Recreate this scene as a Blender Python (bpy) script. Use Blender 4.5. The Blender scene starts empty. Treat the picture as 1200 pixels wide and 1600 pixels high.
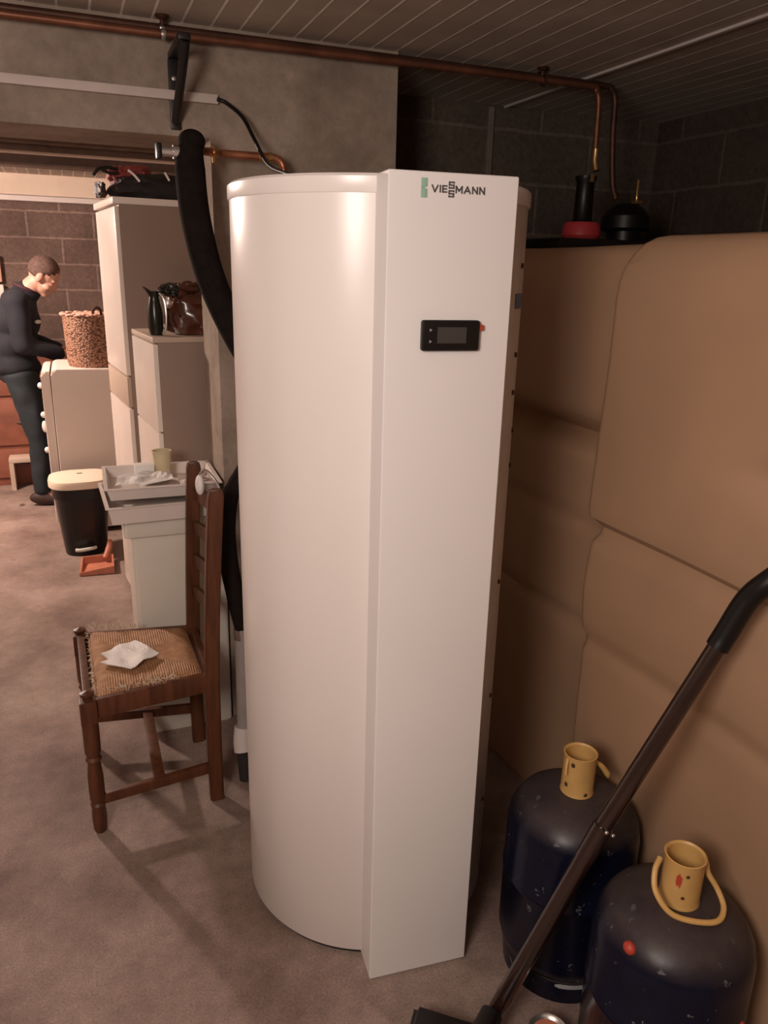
import bpy, bmesh, math, random
from mathutils import Vector, Matrix, Euler, noise
random.seed(7)
S = bpy.context.scene
COL = S.collection
R = math.radians
PI = math.pi

# ------------------------------------------------------------------ camera
# the room's axes: X to the right along the beam, Y into the cellar, Z up
CAM_Z = 1.586
_M = [Vector((0.99968765, 0.0075238, 0.0238328)),       # image right
      Vector((0.02499219, -0.3009518, -0.95331181)),     # image down
      Vector((0.0, 0.95360967, -0.30104583))]            # view direction
def _room(v):
    c, s = math.cos(R(22)), math.sin(R(22))
    return Vector((v.x*c + v.y*s, -v.x*s + v.y*c, v.z)).normalized()
_r, _d, _f = [_room(v) for v in _M]
cam = bpy.data.cameras.new('camera')
cam_o = bpy.data.objects.new('camera', cam)
COL.objects.link(cam_o)
cam.sensor_fit = 'HORIZONTAL'; cam.sensor_width = 36.0; cam.lens = 36.0
cam.clip_start = 0.02; cam.clip_end = 60
_u = -_d; _b = -_f
cam_o.matrix_world = Matrix(((_r.x, _u.x, _b.x, 0), (_r.y, _u.y, _b.y, 0), (_r.z, _u.z, _b.z, CAM_Z), (0, 0, 0, 1)))
S.camera = cam_o

# ------------------------------------------------------------------ world, lamps, exposure
w = bpy.data.worlds.new('world'); S.world = w; w.use_nodes = True
w.node_tree.nodes['Background'].inputs[0].default_value = (0.9, 0.75, 0.65, 1)
w.node_tree.nodes['Background'].inputs[1].default_value = 0.02
def lamp(name, loc, power, color, radius):
    l = bpy.data.lights.new(name, 'POINT'); l.energy = power; l.color = color; l.shadow_soft_size = radius
    o = bpy.data.objects.new(name, l); o.location = loc; COL.objects.link(o); return o
lamp('near_ceiling_bulb', (-0.68, -0.10, 1.82), 90, (1.0, 0.865, 0.785), 0.26)
lamp('far_ceiling_bulb', (-1.25, 4.75, 2.00), 215, (1.0, 0.79, 0.68), 0.08)
vs = S.view_settings
vs.view_transform = 'Standard'; vs.look = 'None'; vs.gamma = 1; vs.use_curve_mapping = False; vs.exposure = 0.0

# ------------------------------------------------------------------ materials
def new_mat(name):
    m = bpy.data.materials.new(name); m.use_nodes = True
    nt = m.node_tree; b = nt.nodes['Principled BSDF']
    return m, nt, b
def N(nt, t, **kw):
    n = nt.nodes.new(t)
    for k, v in kw.items():
        if k in n.inputs.keys() if isinstance(k, str) else False: n.inputs[k].default_value = v
        else: setattr(n, k, v)
    return n
def ramp(nt, fac, stops):
    r = nt.nodes.new('ShaderNodeValToRGB'); nt.links.new(fac, r.inputs[0])
    e = r.color_ramp.elements
    while len(e) < len(stops): e.new(0.5)
    for i, (p, c) in enumerate(stops):
        e[i].position = p; e[i].color = (*c, 1) if len(c) == 3 else c
    return r
def coords(nt): return nt.nodes.new('ShaderNodeTexCoord').outputs['Object']
def noise_node(nt, vec, scale, detail=4, rough=0.55):
    n = nt.nodes.new('ShaderNodeTexNoise'); n.inputs['Scale'].default_value = scale
    n.inputs['Detail'].default_value = detail; n.inputs['Roughness'].default_value = rough
    nt.links.new(vec, n.inputs['Vector']); return n
def mixc(nt, fac, a, b, mode='MIX'):
    m = nt.nodes.new('ShaderNodeMix'); m.data_type = 'RGBA'; m.blend_type = mode
    for sock, v in ((m.inputs[0], fac), (m.inputs[6], a), (m.inputs[7], b)):
        if isinstance(v, bpy.types.NodeSocket): nt.links.new(v, sock)
        elif isinstance(v, (int, float)): sock.default_value = v
        else: sock.default_value = (*v, 1)
    return m.outputs[2]
def bump(nt, h, b, strength=0.3, dist=0.01):
    n = nt.nodes.new('ShaderNodeBump'); n.inputs['Strength'].default_value = strength; n.inputs['Distance'].default_value = dist
    nt.links.new(h, n.inputs['Height']); nt.links.new(n.outputs[0], b.inputs['Normal'])
def simple(name, col, rough=0.5, metal=0.0, var=0.12, scale=12, bumps=0.0, bscale=60, coat=0.0, spec=0.5):
    m, nt, b = new_mat(name)
    v = coords(nt); n = noise_node(nt, v, scale)
    lo = tuple(c*(1-var) for c in col); hi = tuple(min(1, c*(1+var)) for c in col)
    r = ramp(nt, n.outputs[0], [(0.3, lo), (0.7, hi)])
    nt.links.new(r.outputs[0], b.inputs['Base Color'])
    b.inputs['Roughness'].default_value = rough; b.inputs['Metallic'].default_value = metal
    b.inputs['Coat Weight'].default_value = coat; b.inputs['Specular IOR Level'].default_value = spec
    if bumps: bump(nt, noise_node(nt, v, bscale, 6).outputs[0], b, bumps, 0.004)
    return m
def concrete(name, lo, hi, spots, scale=2.2, rough=0.9, bstr=0.35):
    m, nt, b = new_mat(name); v = coords(nt)
    n1 = noise_node(nt, v, scale, 7, 0.6); n2 = noise_node(nt, v, scale*9, 6, 0.7)
    c = ramp(nt, n1.outputs[0], [(0.33, lo), (0.68, hi)]).outputs[0]
    c2 = ramp(nt, n2.outputs[0], [(0.3, (0.72, 0.72, 0.72)), (0.7, (1.15, 1.13, 1.1))]).outputs[0]
    c = mixc(nt, 0.7, c, c2, 'MULTIPLY')
    n3 = noise_node(nt, v, scale*3.1, 3, 0.5)
    f = ramp(nt, n3.outputs[0], [(0.66, (0, 0, 0)), (0.78, (1, 1, 1))]).outputs[0]
    c = mixc(nt, f, c, spots)
    nt.links.new(c, b.inputs['Base Color']); b.inputs['Roughness'].default_value = rough
    b.inputs['Specular IOR Level'].default_value = 0.3
    if 'screed' in name:
        g = noise_node(nt, v, 170, 3, 0.8)
        c = mixc(nt, 0.8, c, ramp(nt, g.outputs[0], [(0.32, (0.62, 0.62, 0.62)), (0.66, (1.22, 1.22, 1.22))]).outputs[0], 'MULTIPLY')
        s1 = ramp(nt, noise_node(nt, v, 5.5, 2, 0.4).outputs[0], [(0.74, (0, 0, 0)), (0.78, (1, 1, 1))]).outputs[0]
        c = mixc(nt, s1, c, (0.11, 0.07, 0.055))
        nt.links.new(c, b.inputs['Base Color'])
    bump(nt, n2.outputs[0], b, bstr, 0.008)
    return m
def blockwork(name, axis, block, mortar, phase=(0, 0), upper=None):
    m, nt, b = new_mat(name); v = coords(nt)
    sep = nt.nodes.new('ShaderNodeSeparateXYZ'); nt.links.new(v, sep.inputs[0])
    cmb = nt.nodes.new('ShaderNodeCombineXYZ')
    ax = nt.nodes.new('ShaderNodeMath'); ax.operation = 'ADD'; ax.inputs[1].default_value = phase[0]
    az = nt.nodes.new('ShaderNodeMath'); az.operation = 'ADD'; az.inputs[1].default_value = phase[1]
    nt.links.new(sep.outputs[axis], ax.inputs[0]); nt.links.new(sep.outputs[2], az.inputs[0])
    nt.links.new(ax.outputs[0], cmb.inputs[0]); nt.links.new(az.outputs[0], cmb.inputs[1])
    nz = noise_node(nt, v, 14, 3)
    add = nt.nodes.new('ShaderNodeVectorMath'); add.operation = 'MULTIPLY_ADD'
    nt.links.new(nz.outputs['Color'], add.inputs[0]); add.inputs[1].default_value = (0.012, 0.012, 0); nt.links.new(cmb.outputs[0], add.inputs[2])
    br = nt.nodes.new('ShaderNodeTexBrick'); nt.links.new(add.outputs[0], br.inputs['Vector'])
    br.inputs['Scale'].default_value = 1; br.inputs['Mortar Size'].default_value = 0.009
    br.inputs['Mortar Smooth'].default_value = 0.4
    br.inputs['Brick Width'].default_value = 0.5; br.inputs['Row Height'].default_value = 0.2
    br.inputs['Color1'].default_value = (*block, 1); br.inputs['Color2'].default_value = (*[c*0.8 for c in block], 1)
    br.inputs['Mortar'].default_value = (*mortar, 1)
    g = noise_node(nt, v, 45, 6, 0.7); g2 = noise_node(nt, v, 3, 4)
    c = mixc(nt, 0.75, br.outputs[0], ramp(nt, g.outputs[0], [(0.3, (.6, .6, .6)), (0.7, (1.3, 1.3, 1.3))]).outputs[0], 'MULTIPLY')
    c = mixc(nt, 0.6, c, ramp(nt, g2.outputs[0], [(0.3, (.65, .65, .65)), (0.7, (1.25, 1.25, 1.25))]).outputs[0], 'MULTIPLY')
    nt.links.new(c, b.inputs['Base Color']); b.inputs['Roughness'].default_value = 0.95
    b.inputs['Specular IOR Level'].default_value = 0.2
    h = nt.nodes.new('ShaderNodeMath'); h.operation = 'MULTIPLY_ADD'; nt.links.new(br.outputs['Fac'], h.inputs[0]); h.inputs[1].default_value = -0.8
    nt.links.new(g.outputs[0], h.inputs[2]); bump(nt, h.outputs[0], b, 0.5, 0.008)
    return m

M = {}
M['floor'] = concrete('cellar_screed', (0.17, 0.114, 0.096), (0.36, 0.272, 0.236), (0.20, 0.155, 0.130), 2.4, 0.7, 0.45)
M['beam'] = concrete('cast_concrete', (0.25, 0.195, 0.155), (0.43, 0.345, 0.28), (0.22, 0.18, 0.15), 3.2, 0.9, 0.4)
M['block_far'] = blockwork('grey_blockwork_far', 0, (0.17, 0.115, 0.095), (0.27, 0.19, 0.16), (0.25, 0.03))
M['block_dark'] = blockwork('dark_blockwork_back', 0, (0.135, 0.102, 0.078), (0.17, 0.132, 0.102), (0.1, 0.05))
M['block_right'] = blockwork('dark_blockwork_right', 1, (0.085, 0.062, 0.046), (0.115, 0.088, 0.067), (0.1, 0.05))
M['plaster'] = concrete('cellar_plaster', (0.30, 0.24, 0.2), (0.38, 0.3, 0.25), (0.25, 0.2, 0.16), 2, 0.9)
M['pier_strip'] = simple('dull_conduit', (0.19, 0.15, 0.12), 0.8)
M['lintel'] = simple('pale_painted_lintel', (0.72, 0.58, 0.47), 0.8, 0, 0.08, 4)
M['white_trim'] = simple('pale_trim_board', (0.62, 0.55, 0.52), 0.5, 0, 0.06, 5)
# ceiling planks with paler joints
def ceiling_mat():
    m, nt, b = new_mat('planked_ceiling'); v = coords(nt)
    sep = nt.nodes.new('ShaderNodeSeparateXYZ'); nt.links.new(v, sep.inputs[0])
    a = nt.nodes.new('ShaderNodeMath'); a.operation = 'ADD'; a.inputs[1].default_value = 8.0-0.10
    nt.links.new(sep.outputs[0], a.inputs[0])
    d = nt.nodes.new('ShaderNodeMath'); d.operation = 'DIVIDE'; d.inputs[1].default_value = 0.081; nt.links.new(a.outputs[0], d.inputs[0])
    f = nt.nodes.new('ShaderNodeMath'); f.operation = 'FRACT'; nt.links.new(d.outputs[0], f.inputs[0])
    line = ramp(nt, f.outputs[0], [(0.0, (1, 1, 1)), (0.06, (1, 1, 1)), (0.10, (0, 0, 0)), (0.97, (0, 0, 0)), (1.0, (1, 1, 1))]).outputs[0]
    nz = noise_node(nt, v, 6, 5)
    base = ramp(nt, nz.outputs[0], [(0.3, (0.44, 0.365, 0.30)), (0.7, (0.58, 0.49, 0.41))]).outputs[0]
    wear = ramp(nt, noise_node(nt, v, 9, 3).outputs[0], [(0.3, (0.6, 0.6, 0.6)), (0.6, (1, 1, 1))]).outputs[0]
    fl = mixc(nt, 1.0, line, wear, 'MULTIPLY')
    c = mixc(nt, fl, base, (1.0, 0.93, 0.84))
    nt.links.new(c, b.inputs['Base Color']); b.inputs['Roughness'].default_value = 0.75
    bump(nt, line, b, 0.4, 0.003)
    return m
M['ceiling'] = ceiling_mat()
M['enamel'] = simple('white_enamel', (0.82, 0.77, 0.74), 0.28, 0, 0.02, 3)
M['enamel_panel'] = simple('white_panel_enamel', (0.80, 0.775, 0.77), 0.45, 0, 0.02, 3)
M['shaded_shell'] = simple('shaded_grey_casing', (0.58, 0.54, 0.51), 0.5, 0.1, 0.08, 20)  # grey includes the shade on the heater's right side
M['black_plastic'] = simple('black_plastic', (0.006, 0.005, 0.005), 0.4, 0, 0.1, spec=0.35)
M['dark_rubber'] = simple('black_rubber', (0.02, 0.015, 0.013), 0.8, 0, 0.2, 30, 0.2)
M['screen'] = simple('grey_display', (0.05, 0.048, 0.045), 0.35, 0, 0.05)
M['grey_mark'] = simple('grey_print', (0.30, 0.29, 0.29), 0.6, 0, 0.05)
M['dark_letter'] = simple('dark_grey_lettering', (0.10, 0.09, 0.09), 0.5, 0, 0.05)
M['green_badge'] = simple('pale_green_badge', (0.30, 0.50, 0.40), 0.5, 0, 0.05)
M['red_tab'] = simple('red_tab', (0.45, 0.07, 0.04), 0.5)
M['blue_sticker'] = simple('blue_sticker', (0.10, 0.16, 0.28), 0.5)
M['copper'] = simple('copper', (0.50, 0.21, 0.12), 0.35, 0.85, 0.3, 15)
M['copper_dull'] = simple('dull_copper', (0.22, 0.088, 0.05), 0.45, 0.6, 0.3, 15)
M['copper_dark'] = simple('tarnished_copper', (0.085, 0.036, 0.022), 0.5, 0.5, 0.3, 15)
M['brass'] = simple('brass', (0.65, 0.42, 0.2), 0.3, 0.9, 0.1)
M['steel'] = simple('bright_steel', (0.6, 0.57, 0.55), 0.3, 0.9, 0.1)
M['black_metal'] = simple('black_painted_metal', (0.015, 0.012, 0.012), 0.4, 0.2, 0.2)
M['trunking'] = simple('pale_plastic_trunking', (0.62, 0.53, 0.48), 0.5, 0, 0.05)
M['ibeam'] = simple('brown_painted_steel', (0.20, 0.145, 0.12), 0.5, 0.2, 0.2)
M['pvc_grey'] = simple('grey_pvc', (0.30, 0.27, 0.25), 0.5, 0, 0.1)
M['pvc_white'] = simple('white_pvc', (0.72, 0.66, 0.62), 0.4, 0, 0.05)
M['foam'] = simple('black_pipe_insulation', (0.012, 0.008, 0.007), 0.95, 0, 0.3, 40, 0.3, 80, 0, 0.15)
M['tank'] = simple('tan_polyethylene', (0.37, 0.228, 0.140), 0.5, 0, 0.10, 2.2, 0.04, 20)
M['red_cap'] = simple('red_filler_cap', (0.50, 0.05, 0.055), 0.4)
M['wood_red'] = simple('reddish_wood', (0.22, 0.075, 0.045), 0.55, 0, 0.25, 7)
M['cab_white'] = simple('cream_laminate_front', (0.87, 0.78, 0.70), 0.25, 0, 0.04, 3)
M['cab_side'] = simple('shaded_brown_laminate_side', (0.31, 0.22, 0.17), 0.6, 0, 0.08, 3)  # brown laminate, darkened further for the shade on the sides facing the camera
M['cab_tan'] = simple('tan_laminate', (0.55, 0.42, 0.33), 0.5, 0, 0.06, 3)
M['gap'] = simple('dark_joint', (0.10, 0.06, 0.045), 0.8)
M['fridge'] = simple('aged_white_enamel', (0.76, 0.66, 0.59), 0.35, 0, 0.05, 3)
M['off_white'] = simple('off_white_plastic', (0.72, 0.67, 0.59), 0.45, 0, 0.04, 4)
M['cream'] = simple('cream_plastic_lid', (0.80, 0.66, 0.52), 0.4, 0, 0.04, 4)
M['bin_black'] = simple('glossy_black_bin', (0.010, 0.008, 0.009), 0.3, 0, 0.1)
M['styro'] = simple('pale_tray_plastic', (0.72, 0.64, 0.59), 0.5, 0, 0.06, 8)
M['paper'] = simple('white_paper', (0.82, 0.79, 0.77), 0.7, 0, 0.03, 8, 0.2, 20)
M['cup'] = simple('pale_yellow_cup', (0.62, 0.53, 0.34), 0.45, 0, 0.05)
M['terracotta'] = simple('brick_red_plastic', (0.48, 0.17, 0.10), 0.55, 0, 0.15)
M['leather'] = simple('glossy_brown_leather', (0.085, 0.024, 0.012), 0.25, 0, 0.4, 9, 0.4, 18, 0.4)
M['black_cloth'] = simple('black_bag_fabric', (0.012, 0.008, 0.008), 0.7, 0, 0.3, 20, 0.4, 25)
M['red_cloth'] = simple('red_bag_fabric', (0.30, 0.06, 0.05), 0.7, 0, 0.2, 20, 0.3, 25)
M['reflect'] = simple('silver_reflective_strip', (0.95, 0.92, 0.9), 0.4, 0, 0.02)
M['bottle_green'] = simple('very_dark_green_glaze', (0.012, 0.012, 0.008), 0.25, 0, 0.3)
M['skin'] = simple('skin', (0.50, 0.27, 0.20), 0.55, 0, 0.10, 25)
M['hair'] = simple('short_grey_brown_hair', (0.085, 0.045, 0.035), 0.8, 0, 0.35, 60, 0.5, 120)
M['navy'] = simple('navy_fleece', (0.006, 0.006, 0.012), 0.9, 0, 0.3, 9, 0.4, 14)
M['jeans'] = simple('dark_teal_jeans', (0.014, 0.020, 0.026), 0.85, 0, 0.35, 8, 0.4, 18)
M['collar'] = simple('dark_red_collar', (0.035, 0.008, 0.012), 0.8)
M['shoe'] = simple('dark_brown_shoe', (0.045, 0.022, 0.018), 0.6)
M['badge'] = simple('pale_grey_badge', (0.6, 0.58, 0.52), 0.6)
M['yellow'] = simple('orange_yellow_paint', (0.56, 0.345, 0.12), 0.45, 0, 0.10, 14)
M['rust'] = simple('rust_chip', (0.06, 0.025, 0.012), 0.8)
M['red_chip'] = simple('red_paint_patch', (0.42, 0.05, 0.03), 0.5)
M['pale_scuff'] = simple('pale_scuff', (0.35, 0.36, 0.37), 0.6)
def chair_wood():
    m, nt, b = new_mat('dark_stained_wood'); v = coords(nt)
    mp = nt.nodes.new('ShaderNodeMapping'); mp.inputs['Scale'].default_value = (1, 1, 0.12); nt.links.new(v, mp.inputs[0])
    n = noise_node(nt, mp.outputs[0], 45, 5)
    nt.links.new(ramp(nt, n.outputs[0], [(0.3, (0.060, 0.020, 0.009)), (0.7, (0.125, 0.044, 0.019))]).outputs[0], b.inputs['Base Color'])
    b.inputs['Roughness'].default_value = 0.4; b.inputs['Specular IOR Level'].default_value = 0.35
    return m
M['chair'] = chair_wood()
def rush():
    m, nt, b = new_mat('woven_rush'); v = coords(nt)
    # cords run parallel to the nearest rail, meeting on the diagonals
    sep = nt.nodes.new('ShaderNodeSeparateXYZ'); nt.links.new(v, sep.inputs[0])
    def mth(op, a, bb=None):
        n = nt.nodes.new('ShaderNodeMath'); n.operation = op
        for i, x in enumerate((a, bb)):
            if x is None: continue
            if isinstance(x, (int, float)): n.inputs[i].default_value = x
            else: nt.links.new(x, n.inputs[i])
        return n.outputs[0]
    ax = mth('ABSOLUTE', sep.outputs[0]); ay = mth('ABSOLUTE', sep.outputs[1])
    mx = mth('MAXIMUM', ax, ay)
    s = mth('SINE', mth('MULTIPLY', mth('MINIMUM', ax, ay), 900.0))
    s01 = mth('MULTIPLY_ADD', s, 0.5); s01.node.inputs[2].default_value = 0.5
    n = noise_node(nt, v, 40, 4)
    c = ramp(nt, n.outputs[0], [(0.3, (0.30, 0.145, 0.065)), (0.7, (0.52, 0.28, 0.14))]).outputs[0]
    c = mixc(nt, 0.5, c, ramp(nt, s01, [(0, (0.55, 0.5, 0.45)), (0.6, (1.1, 1.1, 1.1))]).outputs[0], 'MULTIPLY')
    nt.links.new(c, b.inputs['Base Color']); b.inputs['Roughness'].default_value = 0.7
    bump(nt, s01, b, 0.5, 0.004)
    return m
M['rush'] = rush()
M['straw'] = simple('frayed_straw', (0.62, 0.50, 0.38), 0.7)
def wicker():
    m, nt, b = new_mat('wicker_weave'); v = coords(nt)
    w1 = nt.nodes.new('ShaderNodeTexVoronoi'); w1.inputs['Scale'].default_value = 78
    mp = nt.nodes.new('ShaderNodeMapping'); mp.inputs['Scale'].default_value = (1, 1, 1.6); nt.links.new(v, mp.inputs[0]); nt.links.new(mp.outputs[0], w1.inputs['Vector'])
    c = ramp(nt, w1.outputs['Distance'], [(0.1, (0.52, 0.30, 0.19)), (0.45, (0.32, 0.155, 0.09)), (0.75, (0.10, 0.04, 0.025))]).outputs[0]
    nt.links.new(c, b.inputs['Base Color']); b.inputs['Roughness'].default_value = 0.65
    bump(nt, w1.outputs['Distance'], b, -0.6, 0.01) if False else bump(nt, w1.outputs['Distance'], b, 0.6, 0.01)
    return m
M['wicker'] = wicker()
M['wicker_rim'] = simple('pinkish_basket_lining', (0.60, 0.34, 0.26), 0.8)
def gasblue():
    m, nt, b = new_mat('scuffed_navy_steel'); v = coords(nt)
    geo = nt.nodes.new('ShaderNodeNewGeometry'); sp = nt.nodes.new('ShaderNodeSeparateXYZ'); nt.links.new(geo.outputs['Normal'], sp.inputs[0])
    n1 = noise_node(nt, v, 22, 5, 0.7)
    base = ramp(nt, n1.outputs[0], [(0.3, (0.002, 0.003, 0.010)), (0.7, (0.005, 0.007, 0.022))]).outputs[0]
    n2 = noise_node(nt, v, 42, 4, 0.65)
    chips = ramp(nt, n2.outputs[0], [(0.655, (0, 0, 0)), (0.675, (1, 1, 1))]).outputs[0]
    c = mixc(nt, chips, base, (0.10, 0.11, 0.12))
    # settled dust on upward faces of the dome
    d = ramp(nt, sp.outputs[2], [(0.35, (0, 0, 0)), (0.75, (0.8, 0.8, 0.8))]).outputs[0]
    dn = ramp(nt, noise_node(nt, v, 12, 5, 0.7).outputs[0], [(0.3, (0.45, 0.45, 0.45)), (0.65, (1, 1, 1))]).outputs[0]
    dd = mixc(nt, 1.0, d, dn, 'MULTIPLY')
    c = mixc(nt, dd, c, (0.068, 0.050, 0.046))
    nt.links.new(c, b.inputs['Base Color'])
    rr = ramp(nt, dd, [(0, (0.25, 0.25, 0.25)), (0.6, (0.45, 0.45, 0.45))]).outputs[0]
    nt.links.new(rr, b.inputs['Roughness']); b.inputs['Specular IOR Level'].default_value = 0.32
    bump(nt, n2.outputs[0], b, 0.1, 0.003)
    return m
M['gas'] = gasblue()
M['pole'] = simple('brown_black_lacquered_tube', (0.018, 0.006, 0.004), 0.22, 0.1, 0.25, 25, 0, 60, 0.5, 0.9)

# ------------------------------------------------------------------ helpers
def box(bm, x0, x1, y0, y1, z0, z1, bev=0.0, seg=2):
    r = bmesh.ops.create_cube(bm, size=1)
    vs_ = r['verts']
    for v in vs_:
        v.co = Vector((x0+(v.co.x+.5)*(x1-x0), y0+(v.co.y+.5)*(y1-y0), z0+(v.co.z+.5)*(z1-z0)))
    if bev:
        es = list({e for v in vs_ for e in v.link_edges})
        bmesh.ops.bevel(bm, geom=es, offset=bev, segments=seg, affect='EDGES', profile=0.6)
    return bm
def lathe(bm, prof, c=(0, 0, 0), seg=40, sx=1, sy=1, a0=0.0, a1=2*PI, mtx=None):
    full = abs(a1-a0-2*PI) < 1e-4
    n = seg if full else seg+1
    rings = []
    for r, z in prof:
        ring = []
        for i in range(n):
            a = a0+(a1-a0)*i/seg
            p = Vector((r*math.cos(a)*sx, r*math.sin(a)*sy, z))
            if mtx: p = mtx @ p
            ring.append(bm.verts.new(p+Vector(c)))
        rings.append(ring)
    for k in range(len(rings)-1):
        for i in range(n if full else n-1):
            j = (i+1) % n
            try: bm.faces.new((rings[k][i], rings[k][j], rings[k+1][j], rings[k+1][i]))
            except ValueError: pass
    return rings
def smooth_path(pts, k=8):
    P = [Vector(p) for p in pts]; out = []
    for i in range(len(P)-1):
        p0 = P[i-1] if i else P[0]*2-P[1]; p1 = P[i]; p2 = P[i+1]; p3 = P[i+2] if i+2 < len(P) else P[-1]*2-P[-2]
        for j in range(k):
            t = j/k
            out.append(0.5*((2*p1)+(-p0+p2)*t+(2*p0-5*p1+4*p2-p3)*t*t+(-p0+3*p1-3*p2+p3)*t**3))
    out.append(P[-1]); return out
def tube(bm, pts, r, seg=12, k=6, cap=True, smooth=True):
    P = smooth_path(pts, k) if smooth and len(pts) > 2 else [Vector(p) for p in pts]
    n = len(P)
    rad = (lambda t: r) if isinstance(r, (int, float)) else (lambda t: (lambda f: r[int(f)]*(1-(f-int(f)))+r[min(int(f)+1, len(r)-1)]*(f-int(f)))(t*(len(r)-1)))
    prev = None; rings = []
    for i, p in enumerate(P):
        d = (P[min(i+1, n-1)]-P[max(i-1, 0)]).normalized()
        if prev is None:
            a = d.cross(Vector((0, 0, 1)))
            if a.length < 0.05: a = d.cross(Vector((1, 0, 0)))
            a.normalize()
        else:
            a = (prev-d*prev.dot(d)).normalized()
        prev = a; b2 = d.cross(a); rr = rad(i/(n-1) if n > 1 else 0)
        rings.append([bm.verts.new(p+(a*math.cos(2*PI*q/seg)+b2*math.sin(2*PI*q/seg))*rr) for q in range(seg)])
    for A, B in zip(rings, rings[1:]):
        for q in range(seg): bm.faces.new((A[q], A[(q+1) % seg], B[(q+1) % seg], B[q]))
    if cap:
        bm.faces.new(rings[0][::-1]); bm.faces.new(rings[-1])
    return rings
def ellipsoid(bm, c, r, u=20, v=12, rot=None):
    g = bmesh.ops.create_uvsphere(bm, u_segments=u, v_segments=v, radius=1)
    m = Matrix.Translation(c) @ ((rot or Euler((0, 0, 0))).to_matrix().to_4x4()) @ Matrix.Diagonal((*r, 1))
    bmesh.ops.transform(bm, matrix=m, verts=g['verts']); return g['verts']
def BM(): return bmesh.new()
def tag(o, label=None, cat=None, group=None, kind=None):
    if label: o['label'] = label
    if cat: o['category'] = cat
    if group: o['group'] = group
    if kind: o['kind'] = kind
    return o
def mesh(name, bm, mat, parent=None, smooth=True, local=False, label=None, angle=35):
    """links the bmesh (given in room coordinates unless local) as one mesh object"""
    if parent is not None and not local:
        m = Matrix.Translation(parent.location) @ parent.rotation_euler.to_matrix().to_4x4()
        q = parent.parent
        while q is not None:
            m = (Matrix.Translation(q.location) @ q.rotation_euler.to_matrix().to_4x4()) @ m; q = q.parent
        bm.transform(m.inverted())
    bmesh.ops.recalc_face_normals(bm, faces=bm.faces[:])
    me = bpy.data.meshes.new(name); bm.to_mesh(me); bm.free()
    me.materials.append(M[mat] if isinstance(mat, str) else mat)
    o = bpy.data.objects.new(name, me); COL.objects.link(o)
    if parent is not None: o.parent = parent
    if smooth:
        me.polygons.foreach_set('use_smooth', [True]*len(me.polygons))
        try: me.set_sharp_from_angle(angle=R(angle))
        except Exception: pass
    if label: o['label'] = label
    return o
def single(name, bm, mat, label, cat, origin=(0, 0, 0), group=None, **kw):
    """one thing that is one mesh, its origin at its base"""
    bm.transform(Matrix.Translation(-Vector(origin)))
    o = mesh(name, bm, mat, **kw); o.location = origin
    return tag(o, label, cat, group)
def thing(name, label, cat, loc=(0, 0, 0), rz=0, group=None):
    o = bpy.data.objects.new(name, None); o.empty_display_size = 0.1; COL.objects.link(o)
    o.location = loc; o.rotation_euler = (0, 0, rz)
    return tag(o, label, cat, group)
def struct(name, bm, mat, smooth=False):
    o = mesh(name, bm, mat, smooth=smooth); o['kind'] = 'structure'; return o

CEIL = 2.23
# ------------------------------------------------------------------ room
struct('floor', box(BM(), -3.4, 2.7, -2.7, 7.3, -0.12, 0), 'floor')
struct('ceiling', box(BM(), -3.4, 2.7, -2.7, 7.3, CEIL, CEIL+0.12), 'ceiling')
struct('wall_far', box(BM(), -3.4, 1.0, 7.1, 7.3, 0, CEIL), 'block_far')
struct('trim_1', box(BM(), -3.2, 0.82, 7.06, 7.1, 2.075, CEIL, 0.004), 'lintel')
struct('trim_2', box(BM(), -3.2, 0.82, 7.03, 7.1, 2.03, 2.07, 0.004), 'white_trim')
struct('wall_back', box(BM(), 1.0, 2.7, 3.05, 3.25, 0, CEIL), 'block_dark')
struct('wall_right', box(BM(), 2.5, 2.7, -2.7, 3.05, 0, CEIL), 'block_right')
struct('wall_inner', box(BM(), 0.83, 1.0, 2.8, 7.1, 0, CEIL), 'plaster')
struct('wall_left', box(BM(), -3.4, -3.2, -2.7, 7.1, 0, CEIL), 'plaster')
struct('wall_front', box(BM(), -3.2, 2.5, -2.7, -2.5, 0, CEIL), 'plaster')
# the concrete pier with the beam it carries, one cast piece
struct('wall_middle', box(BM(), 0.43, 1.02, 2.5, 2.8, 0, CEIL), 'beam')
struct('trim_5', box(BM(), -3.2, 0.43, 2.5, 2.8, 1.94, CEIL), 'beam')
struct('trim_3', box(BM(), 1.712, 1.728, -2.5, 3.05, CEIL-0.008, CEIL, 0.002), 'white_trim')
struct('trim_4', box(BM(), 1.640, 1.665, 3.035, 3.05, 1.2, CEIL-0.01, 0.003), 'pier_strip')
# steel I-beam carried across the far part of the cellar
bm = BM(); box(bm, -3.2, 0.83, 4.55, 4.67, 2.04, 2.05); box(bm, -3.2, 0.83, 4.606, 4.614, 2.05, 2.14); box(bm, -3.2, 0.83, 4.55, 4.67, 2.14, 2.15)
box(bm, -3.2, 0.83, 4.57, 4.65, 2.15, CEIL)
tag(mesh('steel_beam', bm, 'ibeam', smooth=False), 'brown steel I-beam crossing the far room under its ceiling', 'beam')
bm = BM(); tube(bm, [(-3.1, 4.52, 2.095), (0.80, 4.52, 2.095)], 0.008, smooth=False)
tag(mesh('highlight_pipe', bm, 'trunking'), 'straight pipe along the far brown steel beam, pale colour standing for a highlight', 'pipe')  # pale colour stands for the bright highlight line along the beam

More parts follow.
